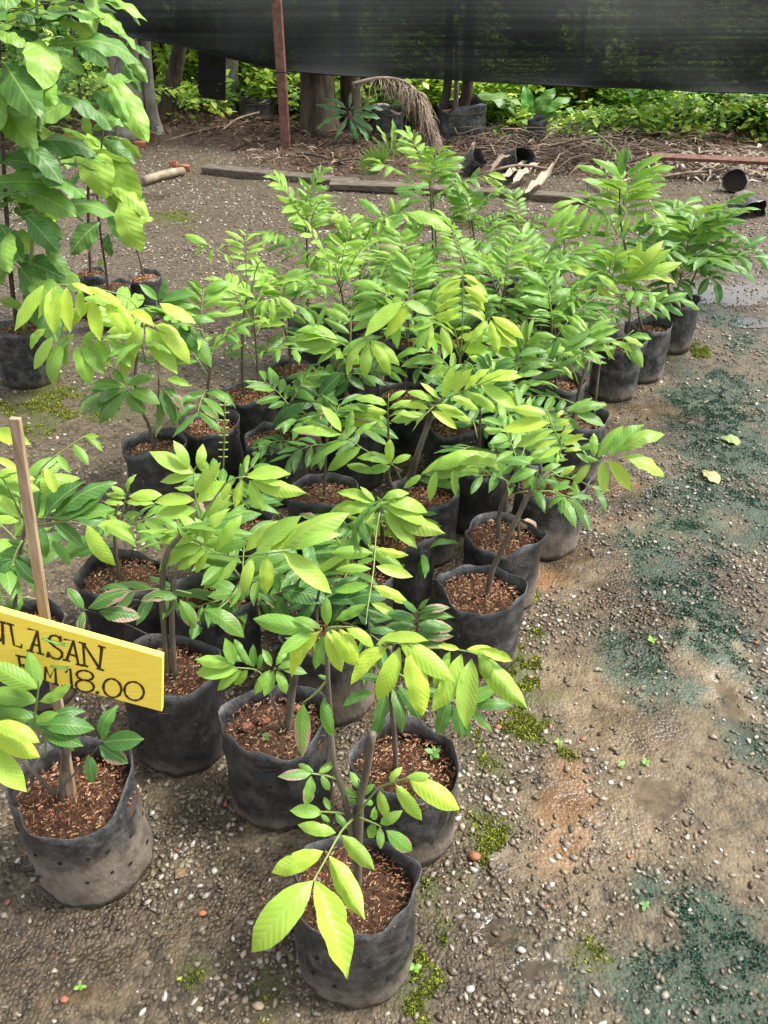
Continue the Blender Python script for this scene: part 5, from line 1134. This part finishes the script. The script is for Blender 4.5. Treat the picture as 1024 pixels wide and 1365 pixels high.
for a in [('lime green bush left of the mottled trunk', 262, Y0+2.6, .75, 0, 1, 1.1), ('lime green bush seen between the mottled trunk and the dark one', 318, Y0+2.8, .7, 1, .9, 1.1),
          ('bright bush just left of the thick straight trunk', 392, Y0+2.0, .5, 2, .8, 1), ('bright bush between the two trunks behind the strap leaves', 448, Y0+2.2, .7, 0, .8, 1.2), ('lime bush behind the dead palm frond', 520, Y0+1.7, .6, 1, 1, 1.1),
          ('lime bush left of the pair of slim trunks', 560, Y0+1.5, .55, 2, 1, 1), ('lime bush right of the big black bag', 668, Y0+1.5, .42, 0, 1, .9), ('green bush below the net behind the palm litter', 735, Y0+1.8, .55, 4, 1.1, 1),
          ('broad bright bush in the middle of the hedge', 812, Y0+1.6, .48, 1, 1.1, 1), ('dark twiggy bush left of the grey hedge trunk', 862, Y0+.85, .35, 5, .8, .8), ('lime bush in front of the grey hedge trunk', 918, Y0+1.7, .42, 2, 1, 1),
          ('full green bush at the right edge below the net', 985, Y0+1.3, .42, 3, 1, .8), ('lime bush at the far right edge', 1050, Y0+.9, .45, 0, 1, 1), ('tall lime bush behind the broad bright one', 780, Y0+2.3, .6, 0, 1.5, 1.0),
          ('tall bush at the back right of the hedge', 930, Y0+2.4, .6, 1, 1.6, 1.0), ('tall bush at the back behind the pair of slim trunks', 620, Y0+2.4, .55, 2, 1.6, .9), ('tall bush at the back behind the thick trunk', 440, Y0+2.8, .9, 3, 1.6, 1.6),
          ('tall bush at the back left behind the leaning trunk', 290, Y0+3.0, .9, 0, 1.7, 1.6), ('dark bush behind the stout grey trunk', 215, Y0+3.2, .7, 5, 1, 1.2), ('dark bush at the far left behind the saplings', 110, Y0+2.6, .8, 4, 1.2, 1.3), ('bush at the left corner behind the saplings', 20, Y0+.8, .8, 3, 1.3, 1.3)]:
    bush(*a)
# large-leaved herb in the hedge
hb_ = Wild('large_leaved_herb', 'plant with big paddle leaves in the hedge below the net', (700, 200)); hb_.Y += .5
for a in [(690, 165, 655, 125), (700, 160, 640, 118), (702, 160, 700, 112), (705, 160, 740, 115), (710, 162, 760, 125), (695, 165, 665, 150), (712, 165, 745, 150), (700, 165, 685, 130), (706, 168, 722, 130)]:
    hb_.lf(*a, .42, tuple(v*hb_.r.uniform(.75, 1.25) for v in (.11, .28, .035))+(1,), 0, .2)
for a in [(700, 185), (695, 175)]: tube_obj('stem', [hb_.b+Vector((0, .5, 0)), W(a[0]+5, a[1]-15, hb_.Y)], .012, M['greenstem'], hb_.root, 5)
# distant growth that closes the view
WOOD = foliage('far_undergrowth', 900, 26000, (14, 2.2, 2.0), .34, LIME+MIDG+DEEP, shell=.2, wr=.55)
o = link('far_undergrowth', WOOD, None, (1, 16.5, .9)); tag(o, 'mass of green undergrowth far behind the net', 'undergrowth', None, 'stuff')

# sticks on the bank
for i, (a, b, ha, hb_2, lab) in enumerate([((215, 190), (300, 168), .05, .12, 'long thin stick leaning up the bank at the left'), ((262, 182), (372, 178), .06, .06, 'dark stick lying level just left of the post'), ((310, 200), (368, 188), .04, .05, 'short brown stick at the foot of the post'),
        ((292, 178), (345, 150), .08, .2, 'bent branch propped against the slumped bag'), ((396, 205), (455, 218), .05, .05, 'twig lying below the thick straight trunk'), ((410, 222), (500, 212), .05, .06, 'grey stick behind the long timber'), ((640, 232), (735, 226), .1, .12, 'dark stick crossing the palm litter'),
        ((820, 222), (905, 200), .12, .2, 'slanting stick below the hedge'), ((730, 196), (830, 186), .2, .22, 'brown palm rib lying along the hedge foot'), ((880, 236), (960, 228), .05, .07, 'pale stick on the ground at the right')]):
    p_, q_ = G(*a, ha), G(*b, hb_2); m_ = p_.lerp(q_, .5)+Vector((rnd.uniform(-.05, .05), 0, rnd.uniform(0, .06)))
    tag(tube_obj('fallen_stick', smooth_path([p_, m_, q_], 4), [.016]*3+[.013]*3+[.009]*3 if False else .013, M['bark_dark' if i % 3 else 'dry'], None, 6), lab, 'stick', 'fallen sticks on the litter bank')
# fresh weeds along the foot of the hedge
for i, (x, y, lab) in enumerate([(548, 205, 'low green weed between the dead frond and the big bag'), (762, 200, 'bright weed on the palm litter'), (846, 190, 'drooping weed at the foot of the hedge'), (900, 196, 'leafy weed by the reddish board'), (955, 190, 'leafy weed near the right edge'), (668, 190, 'bright weed beside the big black bag'), (262, 150, 'low weed by the hanging black sheet'), (812, 268, 'grassy tuft on the ground right of the tall seedling')]):
    wd = Wild('leafy_weed', lab, (x, y), 'weed', 'weeds along the hedge foot'); qq = wd.r
    for k in range(16):
        bx, by = x+qq.uniform(-8, 8), y-qq.uniform(2, 20); wd.lf(bx, by, bx+qq.uniform(-16, 16), by+qq.uniform(-14, 8), .5 if i < 7 else .12, tuple(v*qq.uniform(.7, 1.25) for v in (.24, .42, .06))+(1,), qq.uniform(-.1, .1), .2)
    for k in range(3): tube_obj('stem', [wd.b, wd.b+Vector((qq.uniform(-.07, .07), qq.uniform(-.05, .05), .2))], .004, M['greenstem'], wd.root, 4)

# sunlit ground cover behind the bank
def ground_cover():
    g = np.random.default_rng(77); n = 30000
    X = g.uniform(-6, 7.5, n); Y = Y0+.15+6.5*g.random(n)**1.5
    k = (Y > Y0+.9-.8*np.clip((X-.6)/1.2, 0, 1)+.5*(fbm(X*1.5, Y*1.5, 3, 5)-.5)) & ~((np.abs(X-.95) < .42) & (Y < Y0+.95)) & ~((np.abs(X+1.5) < .3) & (Y < 10.7))
    X, Y = X[k], Y[k]; n = len(X); top = .10+.5*np.clip((fbm(X*1.1, Y*1.1, 4, 8)-.3)*1.8, 0, 1)
    Z = samp(GZ, X, Y)+top*np.sqrt(g.random(n)); P = np.stack([X, Y, Z], 1)
    az = g.random(n)*6.283; e = g.normal(size=n)*.4-.1
    ax = np.stack([np.cos(az)*np.cos(e), np.sin(az)*np.cos(e), np.sin(e)], 1); up = np.stack([g.normal(size=n)*.35, g.normal(size=n)*.35-.3, np.ones(n)], 1)
    nx = np.cross(ax, up); nx /= np.linalg.norm(nx, axis=1)[:, None]; nz = np.cross(nx, ax); L = (.05+.11*g.random(n)**1.5)[:, None]
    V = np.stack([P, P+ax*L*.45+nx*L*.3+nz*L*.06, P+ax*L, P+ax*L*.45-nx*L*.3+nz*L*.06], 1).reshape(-1, 3)
    c = np.array(LIME+LIME+MIDG)[g.integers(0, len(LIME)*2+len(MIDG), n)]*g.uniform(.75, 1.2, n)[:, None]
    C = np.repeat(np.concatenate([c, np.ones((n, 1))], 1), 4, 0)
    tag(link('ground_cover', mesh_np('ground_cover', V, np.arange(n*4).reshape(n, 4), M['foliage'], False, {'tint': ('POINT', 'FLOAT_COLOR', C)})), 'bright low undergrowth on the ground behind the litter bank', 'undergrowth', None, 'stuff')
ground_cover()

# ------------------------------------------------------------------ gravel, moss, small weeds
def ico():
    t = (1+5**.5)/2; v = np.array([(-1, t, 0), (1, t, 0), (-1, -t, 0), (1, -t, 0), (0, -1, t), (0, 1, t), (0, -1, -t), (0, 1, -t), (t, 0, -1), (t, 0, 1), (-t, 0, -1), (-t, 0, 1)])
    f = np.array([(0, 11, 5), (0, 5, 1), (0, 1, 7), (0, 7, 10), (0, 10, 11), (1, 5, 9), (5, 11, 4), (11, 10, 2), (10, 7, 6), (7, 1, 8), (3, 9, 4), (3, 4, 2), (3, 2, 6), (3, 6, 8), (3, 8, 9), (4, 9, 5), (2, 4, 11), (6, 2, 10), (8, 6, 7), (9, 8, 1)])
    return v/np.linalg.norm(v[0]), f
IV, IF = ico()
def in_view(X, Y, m=.12):
    vx = np.abs(X)/np.maximum(Y, .01); depth = Y*CP + CAMH*SP; return np.abs(X)/depth < (512/FPX)+m
def pebbles(name, label, seed, n, yr, smin, smax, dens):
    g = np.random.default_rng(seed); Y = yr[0]+(yr[1]-yr[0])*g.random(n); X = g.uniform(-1, 1, n)*(.62*(Y*CP+CAMH*SP)+.1)
    D = dens(X, Y); k = g.random(n) < D; X, Y = X[k], Y[k]
    for bx, by, br in BAGS:
        m = (X-bx)**2+(Y-by)**2 > (br*.97)**2; X, Y = X[m], Y[m]
    n = len(X); s = smin+(smax-smin)*g.random(n)**2.3
    J = IV[None]*(1+g.uniform(-.42, .36, (n, 12, 1)))
    a = g.random(n)*6.283; b = g.normal(size=n)*.4
    R = np.zeros((n, 3, 3)); ca, sa, cb, sb = np.cos(a), np.sin(a), np.cos(b), np.sin(b)
    R[:, 0, 0] = ca; R[:, 0, 1] = -sa*cb; R[:, 0, 2] = sa*sb; R[:, 1, 0] = sa; R[:, 1, 1] = ca*cb; R[:, 1, 2] = -ca*sb; R[:, 2, 1] = sb; R[:, 2, 2] = cb
    sc = np.stack([s*g.uniform(.9, 1.5, n), s*g.uniform(.65, 1, n), s*g.uniform(.4, .75, n)], 1)*.5
    V = np.einsum('nij,nkj->nki', R, J*sc[:, None, :]) + np.stack([X, Y, samp(GZ, X, Y)+s*.12], 1)[:, None, :]
    F = (np.arange(n)[:, None, None]*12 + IF[None]).reshape(-1, 3)
    pal = np.array([(.15, .124, .090), (.22, .185, .138), (.095, .073, .050), (.065, .046, .029), (.12, .088, .056), (.31, .275, .22), (.175, .135, .090), (.105, .088, .066)])
    c = pal[g.integers(0, len(pal), n)]*g.uniform(.7, 1.25, n)[:, None]
    wh = g.random(n) < .035; c[wh] = np.array([.46, .43, .38])*g.uniform(.8, 1.1, (wh.sum(), 1)); rd = g.random(n) < .005; c[rd] = (.26, .10, .06)
    al = samp(GM['algae'], X, Y)*(g.random(n) < .55); c = c*(1-.6*al[:, None]) + np.array([.03, .06, .04])*.6*al[:, None]; c = c*(1-.35*samp(GM['damp'], X, Y))[:, None]
    C = np.repeat(np.concatenate([c, np.ones((n, 1))], 1), 12, 0)
    tag(link(name, mesh_np(name, V.reshape(-1, 3), F, M['gravel'], False, {'tint': ('POINT', 'FLOAT_COLOR', C)})), label, 'gravel', None, 'stuff')
def dens(X, Y):
    d = .12+.95*np.clip((fbm(X*4, Y*4, 4, 77)-.36)/.25, 0, 1)
    d = d*(1-.72*samp(GM['mud'], X, Y))*(1-.75*samp(GM['moss'], X, Y))*(1-.65*samp(GM['wet'], X, Y))*(1-.35*samp(GM['algae'], X, Y))
    return np.clip(d, .03, 1)
pebbles('fine_gravel', 'small wet stones bedded in the mud near the bags', 1, 70000, (.35, 2.6), .004, .0175, dens)
pebbles('fine_gravel', 'fine stones spread over the middle of the yard', 2, 30000, (2.6, 5.2), .006, .02, dens)
pebbles('fine_gravel', 'fine stones spread over the back of the yard', 3, 45000, (5.2, 9.2), .007, .026, lambda X, Y: np.clip(dens(X, Y)*1.3*(1-.6*samp(GM['humus'], X, Y)), 0, 1))

def moss(name, label, seed, field, n, yr, h, pal, thr):
    g = np.random.default_rng(seed); L = P_MOSS if field == 'moss' else P_ALGAE; X = []; Y = []
    for (px, py, rx, ry) in L:                      # sow inside each patch
        c = G(px, py); ex = abs(G(px+rx, py).x-c.x)*1.5; ey = abs(G(px, py-ry).y-G(px, py+ry).y)*.75
        k = int(min(60000, n*ex*ey)); X.append(c.x+g.uniform(-ex, ex, k)); Y.append(c.y+g.uniform(-ey, ey, k))
    X = np.concatenate(X); Y = np.concatenate(Y); n = len(X)
    m = samp(GM[field], X, Y)*np.clip((fbm(X*38, Y*38, 4, seed)-.36)*4.5, 0, 1)*np.clip((fbm(X*9, Y*9, 3, seed+3)-.3)*4, 0, 1); k = (m > thr) & (g.random(n) < m); X, Y = X[k], Y[k]
    for bx, by, br in BAGS:
        q = (X-bx)**2+(Y-by)**2 > (br)**2; X, Y = X[q], Y[q]
    n = len(X); Z = samp(GZ, X, Y); a = g.random(n)*6.283; hh = h*g.uniform(.4, 1.3, n); w = hh*g.uniform(.35, .7, n)
    d = np.stack([np.cos(a)*w, np.sin(a)*w, np.zeros(n)], 1); tip = np.stack([g.normal(size=n)*.6*hh, g.normal(size=n)*.6*hh, hh], 1); c = np.stack([X, Y, Z-.001], 1)
    V = np.stack([c-d, c+d, c+tip+d*.5, c+tip-d*.5], 1).reshape(-1, 3); F = np.arange(n*4).reshape(n, 4)
    pal = np.array(pal); C = np.repeat(np.concatenate([pal[g.integers(0, len(pal), n)]*g.uniform(.6, 1.3, n)[:, None], np.ones((n, 1))], 1), 4, 0)
    tag(link(name, mesh_np(name, V, F, M['moss'], False, {'tint': ('POINT', 'FLOAT_COLOR', C)})), label, 'moss', None, 'stuff')
moss('moss', 'yellow green moss cushions on the ground round the bags', 5, 'moss', 1300000, (.5, 3.6), .005, [(.20, .23, .03), (.28, .31, .04), (.13, .16, .025), (.08, .09, .02)], .20)
moss('algae', 'dark green algae growing on the wet gravel at the right', 6, 'algae', 160000, (.5, 4.5), .004, [(.009, .045, .030), (.015, .066, .042), (.022, .075, .038)], .25)

# little weeds one can pick out
def weed(label, px, py, n, L, col, zoff=None, parent=None):
    p = G(px, py, zoff or 0); z = zoff if zoff else gz(p.x, p.y); q = random.Random(int(px*7+py))
    root = tag(empty('weed', (p.x, p.y, z)), label, 'weed', 'small weeds on the ground')
    c = Vector((p.x, p.y, z+L*.6)); tube_obj('stem', [Vector((p.x, p.y, z-.003)), c], .0009, M['greenstem'], root, 4)
    for k in range(n):
        a = k*6.283/n+q.random()*.7; put_leaf('leaf', LEAVES[k % 3], root, c, c+Vector((math.cos(a), math.sin(a), q.uniform(-.1, .5)))*L*q.uniform(.7, 1.2), Vector((0, -.2, 1)), .55, tuple(v*q.uniform(.8, 1.2) for v in col)+(1,))
LG = (.20, .38, .06)
for a in [('pale sprout on the mud right of the moss cushion', 828, 1018, 4, .012, LG), ('tiny two-leaved sprout beside the pale one', 860, 1017, 5, .012, LG), ('small sprout on the dark green algae at the lower right', 860, 1205, 5, .014, (.10, .25, .05)),
          ('pale sprout at the right foot of the nearest bag', 552, 1292, 4, .014, LG), ('tiny sprout in the gravel at the lower left', 108, 1320, 5, .012, LG), ('seedling weed on the gravel by the moss', 868, 858, 4, .016, LG), ('small weed right of the mossy patch', 745, 990, 5, .012, LG)]:
    weed(*a)
for (pl, px, py, L, lab) in ((Dp, 578, 1008, .018, 'five-leaved weed growing in the soil of the second bag from the front'), (Cp, 355, 985, .014, 'pale weed at the front edge of the soil with brick bits'), (B, 97, 1055, .014, 'tiny weed on the soil below the yellow sign')):
    weed(lab, px, py, 5, L, (.12, .32, .06), pl.zs+.012)
# stones and clay bits on soil and ground
def stone(label, px, py, s, mat, z=None):
    p = G(px, py, z or 0); zz = z if z is not None else gz(p.x, p.y); q = random.Random(int(px+py*3))
    V = IV*(1+np.array([[q.uniform(-.2, .2)] for _ in range(12)]))*np.array([1.25, .95, .7])*s*.5
    tag(link('stone', mesh_np('stone', V, IF, M[mat], True), None, (p.x, p.y, zz+s*.22)), label, 'stone', 'stones lying on soil and ground')
for a in [('orange clay bit on the soil, left of the cut stem', 330, 970, .028, 'brick_bit', Cp.zs+.012), ('flat clay bit at the back of the soil with brick bits', 352, 962, .026, 'brick_bit', Cp.zs+.012), ('clay bit right of the stem in the bag with brick bits', 397, 947, .024, 'brick_bit', Cp.zs+.012),
          ('tan stone on the soil beside the slanting stem', 703, 703, .05, 'stone_tan', I1.zs+.012), ('pinkish stone at the back left of that same soil', 652, 695, .04, 'stone_tan', I1.zs+.012), ('orange stone on the mud right of the second bag', 633, 1143, .026, 'brick_bit', None),
          ('orange stone on the moss cushion', 664, 968, .018, 'brick_bit', None), ('white stone on the gravel at the bottom left', 346, 1345, .020, 'stone_tan', None), ('red stone on the gravel between the two front bags', 270, 1218, .016, 'brick_bit', None), ('long pale stone in the gravel by the nearest bag', 475, 1330, .018, 'stone_tan', None),
          ('red stone at the bottom left of the gravel', 87, 1335, .016, 'brick_bit', None)]:
    stone(*a)
# fallen leaves and a bare twig shoot
for (x, y, x2, y2, c, lab) in ((936, 630, 958, 645, (.33, .34, .14), 'fallen pale leaf lying alone on the path'), (960, 585, 990, 592, (.26, .34, .12), 'fallen torn leaf near the moss at the right'), (630, 790, 640, 778, (.40, .20, .10), 'small fallen brown leaf between the bags'), (235, 1175, 250, 1160, (.2, .12, .07), 'fallen brown leaf scrap on the gravel')):
    p = G(x, y, .0); q = G(x2, y2, .0); z = gz(p.x, p.y)+.008; p.z = q.z = z
    o = put_leaf('fallen_leaf', BROADS[1], None, p, q, Vector((.1, -.1, 1)), .75, c+(1,)); tag(o, lab, 'leaf')
tw = smooth_path([W(297, 640, Lp.Y-.05), W(299, 590, Lp.Y-.05), W(300, 532, Lp.Y-.05)], 4)
sh = tag(tube_obj('bare_shoot', tw, .0028, M['greenstem'], None, 5), 'bare pale green shoot with tiny leaf stubs in front of the black bags', 'shoot')
for k in range(8):
    p = tw[0].lerp(tw[-1], .3+.09*k); 
    for sg in (-1, 1): put_leaf('leaf_stub', LEAVES[0], sh, p, p+Vector((sg*.018, -.004, .004)), Vector((0, -.5, 1)), .3, (.45, .5, .2, 1))
